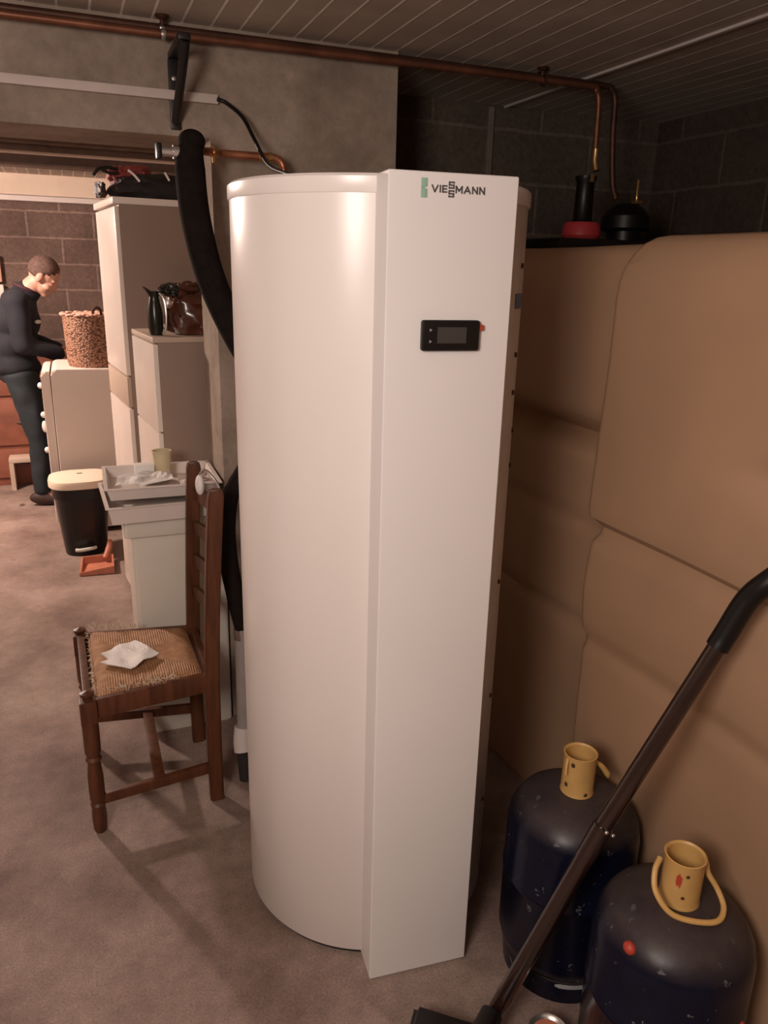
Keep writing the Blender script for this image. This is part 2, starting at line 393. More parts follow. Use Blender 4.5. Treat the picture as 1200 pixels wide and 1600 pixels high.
# ------------------------------------------------------------------ hot water heat pump
HX, HY, HR, HT = 0.637, 1.647, 0.316, 1.746
H = thing('heat_pump_water_heater', 'tall white cylindrical heat pump water heater with flat front panel', 'water heater', (HX, HY, 0))
bm = BM(); a0, a1 = R(-60), R(-270)
lathe(bm, [(HR-0.004, 0.014), (HR, 0.02), (HR, HT-0.03)], (HX, HY, 0), 96, a0=a1, a1=a0)
mesh('front_casing', bm, 'enamel', H)
bm = BM(); lathe(bm, [(HR-0.004, 0.014), (HR-0.001, 0.02), (HR-0.001, HT-0.03)], (HX, HY, 0), 64, a0=R(-60), a1=R(90))
sh = mesh('rear_casing', bm, 'shaded_shell', H, label='grey sheet rear casing, its tone carrying shade')
for zz in (1.60, 1.42, 1.34, 1.25, 1.17, 0.9, 0.6, 0.3):
    an = R(-42 + (7 if int(zz*100) % 2 else 0)); bm = BM()
    m = Matrix.Translation((HX+HR*math.cos(an), HY+HR*math.sin(an), zz)) @ Matrix.Rotation(an, 4, 'Z') @ Matrix.Rotation(PI/2, 4, 'Y')
    g = bmesh.ops.create_cone(bm, cap_ends=True, segments=10, radius1=0.006, radius2=0.005, depth=0.006); bmesh.ops.transform(bm, matrix=m, verts=g['verts'])
    mesh('casing_screw', bm, 'rust', sh)
bm = BM(); lathe(bm, [(HR+0.001, 1.515), (HR+0.001, 1.545)], (HX, HY, 0), 6, a0=R(-48), a1=R(-38)); mesh('sticker', bm, 'blue_sticker', sh)
bm = BM(); lathe(bm, [(0, 0.0), (HR-0.012, 0.0), (HR-0.008, 0.015), (0, 0.015)], (HX, HY, 0), 72); mesh('base_ring', bm, 'black_plastic', H)
bm = BM(); lathe(bm, [(HR+0.002, HT-0.032), (HR+0.0035, HT-0.029), (HR+0.0035, HT-0.005), (HR-0.002, HT), (0, HT)], (HX, HY, 0), 96)
lathe(bm, [(HR+0.002, HT-0.032), (HR-0.01, HT-0.032)], (HX, HY, 0), 96)
mesh('top_lid', bm, 'enamel', H)
# front panel: local frame, u to the right, v outward, z up; slightly turned
PO = thing_loc = Vector((0.510, 1.280, 0)); pang = math.atan2(1.258-1.280, 0.746-0.510)
PW = 0.2375
PM = Matrix.Translation(PO) @ Matrix.Rotation(pang, 4, 'Z')     # x = along panel, y = into the heater
def panel(bm): bm.transform(PM); return bm
bm = BM(); box(bm, 0, PW, 0, 0.105, 0.008, 1.745, 0.004, 3)
fp = mesh('front_panel', panel(bm), 'enamel_panel', H)
bm = BM(); box(bm, 0.066, 0.176, -0.012, 0.004, 1.449, 1.503, 0.006, 3)
cu = mesh('control_unit', panel(bm), 'black_plastic', H)
bm = BM(); box(bm, 0.094, 0.149, -0.0125, -0.011, 1.463, 1.491); mesh('screen', panel(bm), 'screen', cu)
for zz in (1.486, 1.466):
    bm = BM(); vs3 = [bm.verts.new((0.079, -0.0128, zz-0.003)), bm.verts.new((0.084, -0.0128, zz)), bm.verts.new((0.079, -0.0128, zz+0.003))]; bm.faces.new(vs3)
    mesh('button_mark', panel(bm), 'grey_mark', cu, label='pale grey triangular button mark')
bm = BM(); box(bm, 0.172, 0.184, -0.008, 0.001, 1.485, 1.495, 0.001); mesh('pull_tab', panel(bm), 'red_tab', cu, label='small red tab')
# emblem and lettering
STROKES = {'V': [[(0, 1), (.5, 0), (1, 1)]], 'I': [[(.5, 0), (.5, 1)]], 'E': [[(1, 1), (0, 1), (0, 0), (1, 0)], [(0, .5), (.9, .5)]],
           'S': [[(1, .92), (1, 1), (0, 1), (0, .5), (1, .5), (1, 0), (0, 0), (0, .08)]], 'M': [[(0, 0), (0, 1), (.5, .3), (1, 1), (1, 0)]],
           'A': [[(0, 0), (.5, 1), (1, 0)], [(.22, .3), (.78, .3)]], 'N': [[(0, 0), (0, 1), (1, 0), (1, 1)]]}
def letter(bm, ch, x0, wd, z0, h, t):
    for line in STROKES[ch]:
        P = [Vector((x0+t/2+px*(wd-t), z0+t/2+pz*(h-t))) for px, pz in line]
        for a, b in zip(P, P[1:]):
            d = (b-a).normalized(); n = Vector((-d.y, d.x))*t/2; a2, b2 = a-d*t/2, b+d*t/2
            q = [a2+n, b2+n, b2-n, a2-n]
            f = [bm.verts.new((c.x, -0.0010, c.y)) for c in q]; g = [bm.verts.new((c.x, 0.0005, c.y)) for c in q]
            bm.faces.new(f[::-1]); bm.faces.new(g)
            for k in range(4): bm.faces.new((f[k], f[(k+1) % 4], g[(k+1) % 4], g[k]))
bm = BM(); x = 0.0760; LH = 0.0120; z0 = 1.7125; TS = 0.0025
for ch, wd in (('V', 0.0125), ('I', TS), ('E', 0.0095), ('S', 0.0105), ('M', 0.0130), ('A', 0.0130), ('N', 0.0110), ('N', 0.0110)):
    if ch == 'S':
        letter(bm, ch, x, wd, z0+0.0068, 0.0115, TS); letter(bm, ch, x, wd, z0-0.0068, 0.0115, TS)
    else: letter(bm, ch, x, wd, z0, LH, TS)
    x += wd+0.0021
mesh('logo_lettering', panel(bm), 'dark_letter', fp, smooth=False, label='dark grey lettering VIESSMANN')
bm = BM(); box(bm, 0.0575, 0.0685, -0.0012, 0.001, 1.7035, 1.7175, 0.0005); box(bm, 0.0575, 0.0685, -0.0012, 0.001, 1.7205, 1.7345, 0.0005)
vs3 = [bm.verts.new(p) for p in ((0.0575, -0.0009, 1.7175), (0.0575, -0.0009, 1.7205), (0.0645, -0.0009, 1.7205), (0.0645, -0.0009, 1.7175))]; bm.faces.new(vs3)
mesh('logo_emblem', panel(bm), 'green_badge', fp, label='pale green emblem block beside the lettering')

# ------------------------------------------------------------------ pipes, trunking, bracket
P1 = thing('copper_pipe', 'long copper pipe under the ceiling, nearer the wall, bending down last', 'pipe', (0, 2.46, 2.19), 0, 'pair of copper pipes under the ceiling')
bm = BM(); tube(bm, [(-3.1, 2.472, 2.203), (0.4, 2.472, 2.203), (1.2, 2.472, 2.205)], 0.011, smooth=False)
tube(bm, [(1.2, 2.472, 2.205), (1.5, 2.472, 2.205), (1.76, 2.472, 2.205), (1.805, 2.472, 2.196), (1.825, 2.472, 2.160), (1.83, 2.472, 2.05), (1.845, 2.465, 1.90), (1.856, 2.45, 1.845)], 0.0105)
mesh('pipe', bm, 'copper_dark', P1)
P2 = thing('copper_pipe', 'long copper pipe under the ceiling, lower of the pair, shiny at left', 'pipe', (0, 2.44, 2.17), 0, 'pair of copper pipes under the ceiling')
bm = BM(); tube(bm, [(-3.1, 2.445, 2.182), (0.2, 2.445, 2.182), (0.7, 2.445, 2.186)], 0.010, smooth=False)
tube(bm, [(0.7, 2.445, 2.186), (1.2, 2.445, 2.19), (1.68, 2.445, 2.19), (1.72, 2.445, 2.182), (1.738, 2.445, 2.150), (1.742, 2.445, 2.05), (1.742, 2.44, 1.95)], 0.010)
mesh('pipe', bm, 'copper_dull', P2)
bm = BM(); tube(bm, [(1.742, 2.44, 2.0), (1.742, 2.44, 1.96), (1.745, 2.43, 1.93)], 0.013, smooth=False); mesh('coupling', bm, 'brass', P2)
def pipe_clip(x, label):
    t = thing('pipe_clip', label, 'pipe clip', (x, 2.455, 2.2))
    bm = BM(); lathe(bm, [(0.0, 0.0), (0.020, 0.0), (0.016, -0.006), (0.006, -0.012), (0.006, -0.025)], (x, 2.455, CEIL), 16); mesh('ceiling_rose', bm, 'copper_dark', t)
    bm = BM()
    for yy, zz in ((2.472, 2.203), (2.445, 2.182)):
        lathe(bm, [(0.0135, -0.006), (0.0145, 0), (0.0135, 0.006)], (0, 0, 0), 14, mtx=Matrix.Translation((x, yy, zz+ (0.004 if x > 1 else 0))) @ Matrix.Rotation(PI/2, 4, 'Y'))
    mesh('clamp', bm, 'steel' if x < 1 else 'copper_dark', t)
pipe_clip(0.305, 'small metal clip holding the copper pipes beside the black bracket')
pipe_clip(1.515, 'small dark clip on the copper pipes in the dim right corner')
CT = thing('cable_trunking', 'pale straight cable trunking fixed along the concrete beam', 'cable trunking', (0, 2.49, 2.04))
bm = BM(); box(bm, -3.1, 0.455, 2.483, 2.5, 2.031, 2.056, 0.003); mesh('duct', bm, 'trunking', CT)
bm = BM(); tube(bm, [(0.45, 2.48, 2.043), (0.475, 2.475, 2.035), (0.515, 2.44, 1.995), (0.535, 2.38, 1.93), (0.545, 2.25, 1.85), (0.56, 2.00, 1.79), (0.60, 1.985, 1.70)], 0.0055)
single('power_cable', bm, 'black_plastic', 'black cable curving from the trunking end down behind the heater', 'cable', (0.45, 2.48, 2.04))
BR = thing('shelf_bracket', 'black metal shelf bracket screwed to the concrete beam', 'bracket', (0.335, 2.5, 1.95))
bm = BM(); box(bm, 0.318, 0.346, 2.486, 2.5, 1.955, 2.135, 0.003); mesh('wall_leg', bm, 'black_metal', BR)
bm = BM(); box(bm, 0.320, 0.352, 2.27, 2.5, 2.135, 2.152, 0.003); mesh('arm', bm, 'black_metal', BR)
bm = BM(); tube(bm, [(0.340, 2.285, 2.138), (0.337, 2.33, 2.09), (0.334, 2.41, 2.03), (0.332, 2.490, 1.975)], 0.0125, smooth=True); mesh('brace', bm, 'black_metal', BR)
bm = BM(); lathe(bm, [(0, 0.004), (0.006, 0.003), (0.007, 0)], (0, 0, 0), 10, mtx=Matrix.Translation((0.332, 2.485, 2.085)) @ Matrix.Rotation(PI/2, 4, 'X')); mesh('screw', bm, 'steel', BR)

# insulated hose behind the heater
HO = thing('insulated_hose', 'thick black insulated hose hanging behind the white heater', 'hose', (0.34, 2.3, 1.9))
bm = BM(); tube(bm, [(0.345, 2.30, 1.905), (0.338, 2.30, 1.83), (0.348, 2.30, 1.70), (0.385, 2.30, 1.54), (0.45, 2.28, 1.385), (0.53, 2.24, 1.24), (0.56, 2.2, 1.1)], [0.030, 0.041, 0.041, 0.041, 0.041, 0.041, 0.041], 20)
ellipsoid(bm, (0.346, 2.30, 1.902), (0.036, 0.036, 0.03))
mesh('insulation', bm, 'foam', HO)
bm = BM(); tube(bm, [(0.44, 2.20, 1.02), (0.395, 2.19, 0.94), (0.375, 2.17, 0.85), (0.376, 2.16, 0.74), (0.392, 2.15, 0.62), (0.408, 2.15, 0.52)], [0.02, 0.025, 0.027, 0.028, 0.027, 0.024], 18)
single('drain_hose', bm, 'foam', 'lower black foam-covered hose between the chair back and heater', 'hose', (0.40, 2.15, 0.5))
bm = BM(); tube(bm, [(0.405, 2.15, 0.525), (0.408, 2.15, 0.49)], 0.026, smooth=False)
hc = single('hose_clamp', bm, 'steel', 'shiny metal clamp ring at the lower hose end', 'clamp', (0.407, 2.15, 0.5))
VA = thing('pipe_valve', 'small black and brass valve at the left of the hose top', 'valve', (0.29, 2.3, 1.87))
bm = BM(); tube(bm, [(0.262, 2.30, 1.872), (0.295, 2.30, 1.872)], 0.013, smooth=False); tube(bm, [(0.295, 2.3, 1.872), (0.312, 2.3, 1.872)], 0.018, smooth=False); mesh('valve_body', bm, 'steel', VA)
bm = BM(); box(bm, 0.250, 0.266, 2.285, 2.315, 1.852, 1.892, 0.005); mesh('valve_handle', bm, 'black_plastic', VA)
CP = thing('copper_pipe', 'short copper pipe from the black hose top bending down behind the heater', 'pipe', (0.4, 2.42, 1.88))
bm = BM(); tube(bm, [(0.378, 2.34, 1.885), (0.41, 2.37, 1.888), (0.45, 2.40, 1.89), (0.56, 2.40, 1.89), (0.605, 2.40, 1.887), (0.622, 2.40, 1.868), (0.625, 2.40, 1.83), (0.625, 2.38, 1.60)], 0.011); mesh('pipe', bm, 'copper', CP)
for xx in (0.41, 0.55, 0.575):
    bm = BM(); tube(bm, [(xx, 2.37 if xx < .5 else 2.40, 1.889), (xx+0.014, 2.38 if xx < .5 else 2.40, 1.889)], 0.0145, smooth=False); mesh('fitting', bm, 'brass', CP)
bm = BM(); tube(bm, [(0.417, 2.38, 1.882), (0.417, 2.37, 1.860)], 0.006, smooth=False); mesh('drain_cock', bm, 'brass', CP)
DP = thing('drain_pipe', 'grey plastic drain pipe standing on the floor behind the heater', 'pipe', (0.405, 2.15, 0))
bm = BM(); tube(bm, [(0.408, 2.15, 0.49), (0.405, 2.15, 0.16)], 0.025, smooth=False, seg=18); mesh('pipe', bm, 'pvc_grey', DP)
bm = BM(); tube(bm, [(0.402, 2.15, 0.175), (0.395, 2.14, 0.13), (0.395, 2.13, 0.10)], 0.031, seg=18); mesh('collar', bm, 'white_trim', DP, label='white plastic collar')
bm = BM(); tube(bm, [(0.395, 2.13, 0.10), (0.40, 2.12, 0.0)], 0.024, smooth=False, seg=18); mesh('foot', bm, 'dark_rubber', DP)

# ------------------------------------------------------------------ oil tank
def loft(bm, x0, x1, y0, y1, rc, prof, nseg=9, wob=0.0):
    """rounded-rectangle plan lofted up through (z, inset) steps"""
    rings = []
    for z, ins in prof:
        ring = []
        X0, X1, Y0, Y1 = x0+ins, x1-ins, y0+ins, y1-ins; rr = max(0.004, min(rc, (X1-X0)/2-.001, (Y1-Y0)/2-.001))
        cs = [(X1-rr, Y1-rr, 0), (X0+rr, Y1-rr, 90), (X0+rr, Y0+rr, 180), (X1-rr, Y0+rr, 270)]
        loop = []
        for cx, cy, a in cs:
            for i in range(nseg): 
                t = R(a+90*i/(nseg-1)); loop.append(Vector((cx+rr*math.cos(t), cy+rr*math.sin(t), z)))
        full = []
        for i, p in enumerate(loop):
            q = loop[(i+1) % len(loop)]; full.append(p)
            L = (q-p).length
            if L > 0.12:
                k = int(L/0.06)
                for j in range(1, k): full.append(p.lerp(q, j/k))
        ring = full; rings.append(ring)
    n = min(len(r) for r in rings)
    for r in rings:
        if len(r) != n:      # resample longest loops so every ring matches
            while len(r) > n: r.pop(len(r)//2)
    out = []
    for r in rings:
        o = []
        for p in r:
            if wob: p = p+Vector((noise.noise(p*1.7)*wob, noise.noise(p*1.7+Vector((5, 0, 0)))*wob, noise.noise(p*2+Vector((0, 9, 0)))*wob*0.5))
            o.append(bm.verts.new(p))
        out.append(o)
    for A, B in zip(out, out[1:]):
        for i in range(n): bm.faces.new((A[i], A[(i+1) % n], B[(i+1) % n], B[i]))
    bm.faces.new(out[0][::-1]); bm.faces.new(out[-1])
def prof_tank(top, base_ins, grooves, rtop=0.07):
    zs = [0.0, 0.02] + [0.04+0.02*i for i in range(int((top-0.06-rtop)/0.02))]
    pr = []
    for z in zs:
        ins = base_ins(z)
        for gz, gd, gw in grooves: ins += gd*math.exp(-((z-gz)/gw)**2)
        if z < 0.03: ins += 0.02
        pr.append((z, ins))
    last = pr[-1][0]
    for i in range(1, 7):
        t = R(90*i/6); pr.append((last+rtop*math.sin(t)*(top-last)/rtop, base_ins(top)+rtop*(1-math.cos(t))))
    return pr
OT = thing('oil_tank', 'large tan plastic heating oil tank with moulded horizontal grooves', 'oil tank', (1.6, 1.3, 0))
bm = BM(); loft(bm, 1.105, 2.40, -0.9, 1.452, 0.032, prof_tank(1.665, lambda z: 0.0 if z > 1.02 else (0.012 if z > 0.74 else 0.016), [(1.012, 0.017, 0.022), (0.735, 0.010, 0.018)]), wob=0.014)
for q in bm.verts:      # soft moulded dent in the face, and a slight belly below the lower groove
    if q.co.x < 1.3:
        k = 1/(1+math.exp((q.co.y-0.98)/0.03)); q.co.x += 0.035*k*math.exp(-((q.co.z-1.245)/0.035)**2)
        q.co.x -= 0.010*math.exp(-((q.co.z-0.86)/0.09)**2)
mesh('near_section', bm, 'tank', OT)
bm = BM(); loft(bm, 1.215, 2.34, 1.40, 2.98, 0.06, prof_tank(1.655, lambda z: 0.0, [(1.18, 0.085, 0.032), (0.95, 0.018, 0.016), (0.66, 0.012, 0.02)]), wob=0.012)
mesh('far_section', bm, 'tank', OT)
# dished mark on the near face
bm = BM(); box(bm, 1.50, 2.05, 2.25, 2.55, 1.64, 1.700, 0.012); mesh('fitting_plate', bm, 'black_metal', OT, label='dark plate carrying the fittings')
F1 = thing('fill_cap', 'red collared black filler fitting standing on the oil tank', 'tank fitting', (1.685, 2.40, 1.70))
bm = BM(); lathe(bm, [(0, 0), (0.060, 0), (0.068, 0.012), (0.064, 0.045), (0.056, 0.055), (0, 0.055)], (1.685, 2.40, 1.703), 28); mesh('red_collar', bm, 'red_cap', F1, label='red plastic collar')
bm = BM(); lathe(bm, [(0, 0), (0.040, 0), (0.032, 0.012), (0.030, 0.13), (0.036, 0.14), (0.036, 0.15), (0, 0.155)], (1.685, 2.40, 1.756), 24); mesh('riser', bm, 'black_plastic', F1)
bm = BM(); box(bm, 1.678, 1.692, 2.36, 2.38, 1.885, 1.91, 0.003); mesh('nipple', bm, 'brass', F1)
F2 = thing('suction_valve', 'black domed tank fitting with bright brass lever beside the red one', 'tank fitting', (1.868, 2.40, 1.70))
bm = BM(); lathe(bm, [(0, 0), (0.075, 0), (0.085, 0.010), (0.082, 0.05), (0.060, 0.075), (0.035, 0.092), (0, 0.095)], (1.868, 2.40, 1.735), 28)
lathe(bm, [(0, 0), (0.06, 0), (0.06, 0.04), (0, 0.04)], (1.868, 2.40, 1.698), 20); mesh('valve_body', bm, 'black_plastic', F2)
bm = BM(); tube(bm, [(1.86, 2.34, 1.832), (1.858, 2.34, 1.85), (1.866, 2.35, 1.90)], 0.006); box(bm, 1.842, 1.874, 2.325, 2.345, 1.822, 1.834, 0.003); mesh('lever', bm, 'brass', F2)
bm = BM(); lathe(bm, [(0.070, 0), (0.076, 0.003), (0.070, 0.006)], (1.868, 2.40, 1.735), 28); mesh('ring', bm, 'steel', F2)

# ------------------------------------------------------------------ gas bottles
def gas_bottle(cx, cy, label, ang):
    t = thing('gas_bottle', label, 'gas bottle', (cx, cy, 0), R(ang), 'dark blue gas bottles beside the heater')
    r = 0.148
    bm = BM(); lathe(bm, [(0, 0.045), (r-0.035, 0.045), (r-0.006, 0.075), (r, 0.10), (r, 0.262), (r+0.0025, 0.266), (r+0.0025, 0.272), (r, 0.276), (r, 0.385), (r-0.006, 0.415), (r-0.024, 0.445), (r-0.055, 0.467), (r-0.09, 0.478), (0, 0.482)], (0, 0, 0), 64)
    mesh('shell', bm, 'gas', t, local=True)
    bm = BM(); lathe(bm, [(r-0.022, 0.0), (r-0.016, 0.0), (r-0.012, 0.06), (r-0.018, 0.06), (r-0.022, 0.0)], (0, 0, 0), 48); mesh('foot_ring', bm, 'gas', t, local=True)
    bm = BM(); q = 0.036
    lathe(bm, [(q+0.004, 0.474), (q+0.001, 0.48), (q, 0.49), (q, 0.572), (q+0.0015, 0.576), (q-0.001, 0.577), (q-0.004, 0.573), (q-0.004, 0.485), (0, 0.485)], (0, 0, 0), 40)
    col = mesh('valve_collar', bm, 'yellow', t, local=True, label='orange-yellow open collar')
    bm = BM(); lathe(bm, [(0, 0.485), (0.014, 0.485), (0.014, 0.52), (0.009, 0.525), (0.009, 0.54), (0, 0.54)], (0, 0, 0), 16); mesh('valve', bm, 'brass', t, local=True)
    return t, col
def arcpatch(bm, r, a0, a1, z0, z1, n=6, jag=0.0):
    lo, hi = [], []
    for i in range(n+1):
        b = R(a0+(a1-a0)*i/n); j = random.uniform(-jag, jag)
        e = 0.25 if i in (0, n) and n > 1 else 0.0; h = (z1-z0)*e
        lo.append(bm.verts.new((r*math.cos(b), r*math.sin(b), z0+h+j))); hi.append(bm.verts.new((r*math.cos(b), r*math.sin(b), z1-h+j)))
    for i in range(n): bm.faces.new((lo[i], lo[i+1], hi[i+1], hi[i]))
G1, c1 = gas_bottle(0.967, 1.192, 'dark blue gas bottle, farther of two, half hidden by the slanted pole', 0)
G2, c2 = gas_bottle(0.963, 0.862, 'dark blue gas bottle nearest the camera, wire handle folded down', 0)
for a, z in ((-150, 0.56), (-170, 0.505), (-95, 0.487)):
    bm = BM(); arcpatch(bm, 0.0365, a-7, a+7, z-0.006, z+0.007, 2); mesh('paint_chip', bm, 'rust', c1, local=True, smooth=False)
bm = BM(); tube(bm, [(0.036, -0.006, 0.548), (0.052, -0.012, 0.535), (0.066, -0.016, 0.515), (0.070, -0.016, 0.505)], [0.004, 0.006, 0.007, 0.004]); mesh('handle', bm, 'yellow', G1, local=True)
bm = BM(); tube(bm, [(-0.036, -0.004, 0.572), (-0.041, -0.008, 0.555), (-0.042, -0.010, 0.535)], 0.0035); mesh('lug', bm, 'yellow', G1, local=True)
bm = BM(); arcpatch(bm, 0.1375, -128, -96, 0.048, 0.060, 8); 
bm.transform(Matrix.Translation((0, 0, 0.0))); mesh('label_strip', bm, 'pale_scuff', G1, local=True, label='pale worn strip near the foot')
# bail handle of the near bottle hangs in front of its collar
bm = BM(); tube(bm, [(-0.042, 0.018, 0.566), (-0.062, 0.006, 0.552), (-0.071, -0.012, 0.525), (-0.058, -0.040, 0.498), (-0.022, -0.062, 0.487), (0.020, -0.075, 0.485), (0.048, -0.060, 0.492), (0.052, -0.036, 0.512), (0.043, -0.018, 0.535), (0.044, -0.008, 0.552), (0.037, 0.0, 0.560)], 0.0052, 10)
mesh('handle', bm, 'yellow', G2, local=True)
bm = BM(); arcpatch(bm, 0.0368, -152, -136, 0.530, 0.556, 4, 0.004); mesh('paint_patch', bm, 'red_chip', c2, local=True, smooth=False, label='red paint patch')
for a, z in ((-122, 0.556), (-127, 0.508)):
    bm = BM(); arcpatch(bm, 0.0368, a-5, a+5, z-0.004, z+0.004, 2); mesh('paint_chip', bm, 'rust', c2, local=True, smooth=False)
bm = BM(); ellipsoid(bm, (-0.128, -0.028, 0.432), (0.011, 0.013, 0.012), 12, 8); mesh('red_mark', bm, 'red_chip', G2, local=True, label='small red blob on the shoulder')
bm = BM(); ellipsoid(bm, (0.045, -0.139, 0.30), (0.012, 0.008, 0.010), 12, 8); mesh('red_mark', bm, 'red_chip', G2, local=True, label='small red blob low on the side')

# ------------------------------------------------------------------ slanted pole with its head
VP = thing('floor_tool', 'slanted dark tubular pole with curved black grip and boxy floor head', 'floor cleaning tool', (0.62, 1.0, 0))
bot = Vector((0.709, 1.060, 0.062)); mid = Vector((0.872, 0.988, 0.560)); top = Vector((1.030, 0.918, 0.986))
bm = BM(); tube(bm, [bot, bot.lerp(mid, 0.93)], 0.0185, 20, smooth=False); mesh('lower_tube', bm, 'pole', VP)
bm = BM(); tube(bm, [bot.lerp(mid, 0.86), mid.lerp(top, 0.02)], 0.0200, 20, smooth=False); mesh('joint_sleeve', bm, 'pole', VP)
bm = BM(); tube(bm, [mid, mid.lerp(top, 0.5), top], 0.0170, 20, smooth=False); mesh('upper_tube', bm, 'pole', VP)
bm = BM(); tube(bm, [top-(top-mid).normalized()*0.03, top, (1.049, 0.902, 1.055), (1.066, 0.876, 1.100), (1.115, 0.85, 1.150), (1.20, 0.82, 1.19)], 0.0205, 20); mesh('grip', bm, 'black_plastic', VP)
for p in (mid+Vector((-0.004, -0.020, 0.006)), mid+Vector((0.018, -0.014, -0.012)), bot+Vector((0.0, -0.018, 0.03))): 
    bm = BM(); ellipsoid(bm, p, (0.0045, 0.004, 0.0045), 10, 8); mesh('rivet', bm, 'steel', VP)
bm = BM()
pl = [(0.555, 1.135), (0.675, 1.055), (0.70, 0.995), (0.66, 0.85), (0.48, 0.88), (0.47, 1.02)]
lo = [bm.verts.new((x, y, 0.0)) for x, y in pl]; hi = [bm.verts.new((0.58+(x-0.58)*0.94, 1.0+(y-1.0)*0.94, 0.10 - 0.03*(x-0.5)/0.2)) for x, y in pl]
bm.faces.new(lo[::-1]); bm.faces.new(hi)
for i in range(6): bm.faces.new((lo[i], lo[(i+1) % 6], hi[(i+1) % 6], hi[i]))
bmesh.ops.bevel(bm, geom=bm.edges[:], offset=0.010, segments=3, affect='EDGES')
hd = mesh('floor_head', bm, 'black_metal', VP)
bm = BM(); tube(bm, [(0.655, 1.02, 0.075), (0.70, 1.05, 0.085)], 0.024, smooth=False, seg=16); mesh('swivel', bm, 'black_plastic', VP)
# small red-brown can with a bright rim on the floor
TC = thing('paint_can', 'small red-brown tin with a bright rim on the floor by the bottles', 'tin', (0.80, 0.985, 0))
bm = BM(); lathe(bm, [(0, 0), (0.042, 0), (0.042, 0.062), (0, 0.062)], (0.80, 0.985, 0), 32); mesh('can_body', bm, 'terracotta', TC)
bm = BM(); lathe(bm, [(0.036, 0.061), (0.042, 0.061), (0.0445, 0.065), (0.042, 0.069), (0.037, 0.067), (0.033, 0.062)], (0.80, 0.985, 0), 32); mesh('rim', bm, 'steel', TC)

# ------------------------------------------------------------------ chair
CX, CY = 0.125, 2.22
CH = thing('dining_chair', 'dark wooden ladder-back chair with a frayed rush seat', 'chair', (CX, CY, 0))
FN, FF = Vector((-0.05, 2.025, 0)), Vector((-0.062, 2.455, 0))       # front legs, near and far
BN, BF = Vector((0.292, 2.055, 0)), Vector((0.286, 2.385, 0))        # rear legs
def turned_leg(p, ztop):
    k = ztop/0.46
    pr = [(0, 0), (0.014, 0), (0.019, 0.01), (0.021, 0.05), (0.019, 0.085), (0.022, 0.095), (0.017, 0.103), (0.021, 0.113), (0.022, 0.15), (0.0215, 0.19), (0.017, 0.235), (0.0225, 0.245), (0.0175, 0.255), (0.022, 0.268), (0.0225, 0.30), (0.0225, 0.395), (0.020, 0.405), (0.015, 0.42), (0.013, 0.44), (0.019, 0.449), (0.019, 0.455), (0.0, 0.462)]
    bm = BM(); lathe(bm, [(r, z*k) for r, z in pr], p, 24)
    box(bm, p.x-0.0225, p.x+0.0225, p.y-0.0225, p.y+0.0225, 0.365, 0.436, 0.004)
    return bm
mesh('leg', turned_leg(FN, 0.462), 'chair', CH, label='turned front leg nearer the camera')
mesh('leg', turned_leg(FF, 0.456), 'chair', CH, label='turned front leg farther from the camera')
def back_post(p, lean):
    bm = BM(); rings = []
    for z, dx in ((0, 0.0), (0.2, 0.0), (0.42, 0.002), (0.60, 0.010), (0.80, 0.022), (0.985, 0.036), (1.0, 0.037)):
        h = 0.0185 if z < 0.99 else 0.014; dx *= lean
        if z == 0: h = 0.018
        rings.append([bm.verts.new((p.x+dx+sx*h*1.15, p.y+sy*h*0.9, z)) for sx, sy in ((-1, -1), (1, -1), (1, 1), (-1, 1))])
    for A, B in zip(rings, rings[1:]):
        for i in range(4): bm.faces.new((A[i], A[(i+1) % 4], B[(i+1) % 4], B[i]))
    bm.faces.new(rings[0][::-1]); bm.faces.new(rings[-1])
    bmesh.ops.bevel(bm, geom=bm.edges[:], offset=0.004, segments=2, affect='EDGES')
    return bm
mesh('leg', back_post(BN, 1.0), 'chair', CH, label='straight rear leg and back post nearer the camera')
mesh('leg', back_post(BF, 0.85), 'chair', CH, label='straight rear leg and back post farther from the camera')
def bar(a, b, hw, hh, bev=0.003):
    a = Vector(a); b = Vector(b); d = (b-a); L = d.length
    bm = BM(); box(bm, 0, L, -hw, hw, -hh, hh, bev)
    bm.transform(Matrix.Translation(a) @ d.to_track_quat('X', 'Z').to_matrix().to_4x4()); return bm
for a, b in ((FN, BN), (FF, BF), (FN, FF), (BN, BF)):
    mesh('seat_rail', bar((a.x, a.y, 0.405), (b.x, b.y, 0.412), 0.011, 0.029), 'chair', CH)
mesh('stretcher', bar((FN.x, FN.y, 0.108), (BN.x, BN.y, 0.118), 0.009, 0.016), 'chair', CH)
mesh('stretcher', bar((FF.x, FF.y, 0.120), (BF.x, BF.y, 0.130), 0.009, 0.016), 'chair', CH)
mesh('stretcher', bar((0.125, 2.04, 0.125), (0.125, 2.42, 0.125), 0.016, 0.009), 'chair', CH, label='cross stretcher between the side stretchers')
def dxat(z, lean): 
    T = ((0.42, 0.002), (0.60, 0.010), (0.80, 0.022), (0.985, 0.036))
    for (z0, d0), (z1, d1) in zip(T, T[1:]):
        if z <= z1: return (d0+(d1-d0)*(z-z0)/(z1-z0))*lean
    return d1*lean
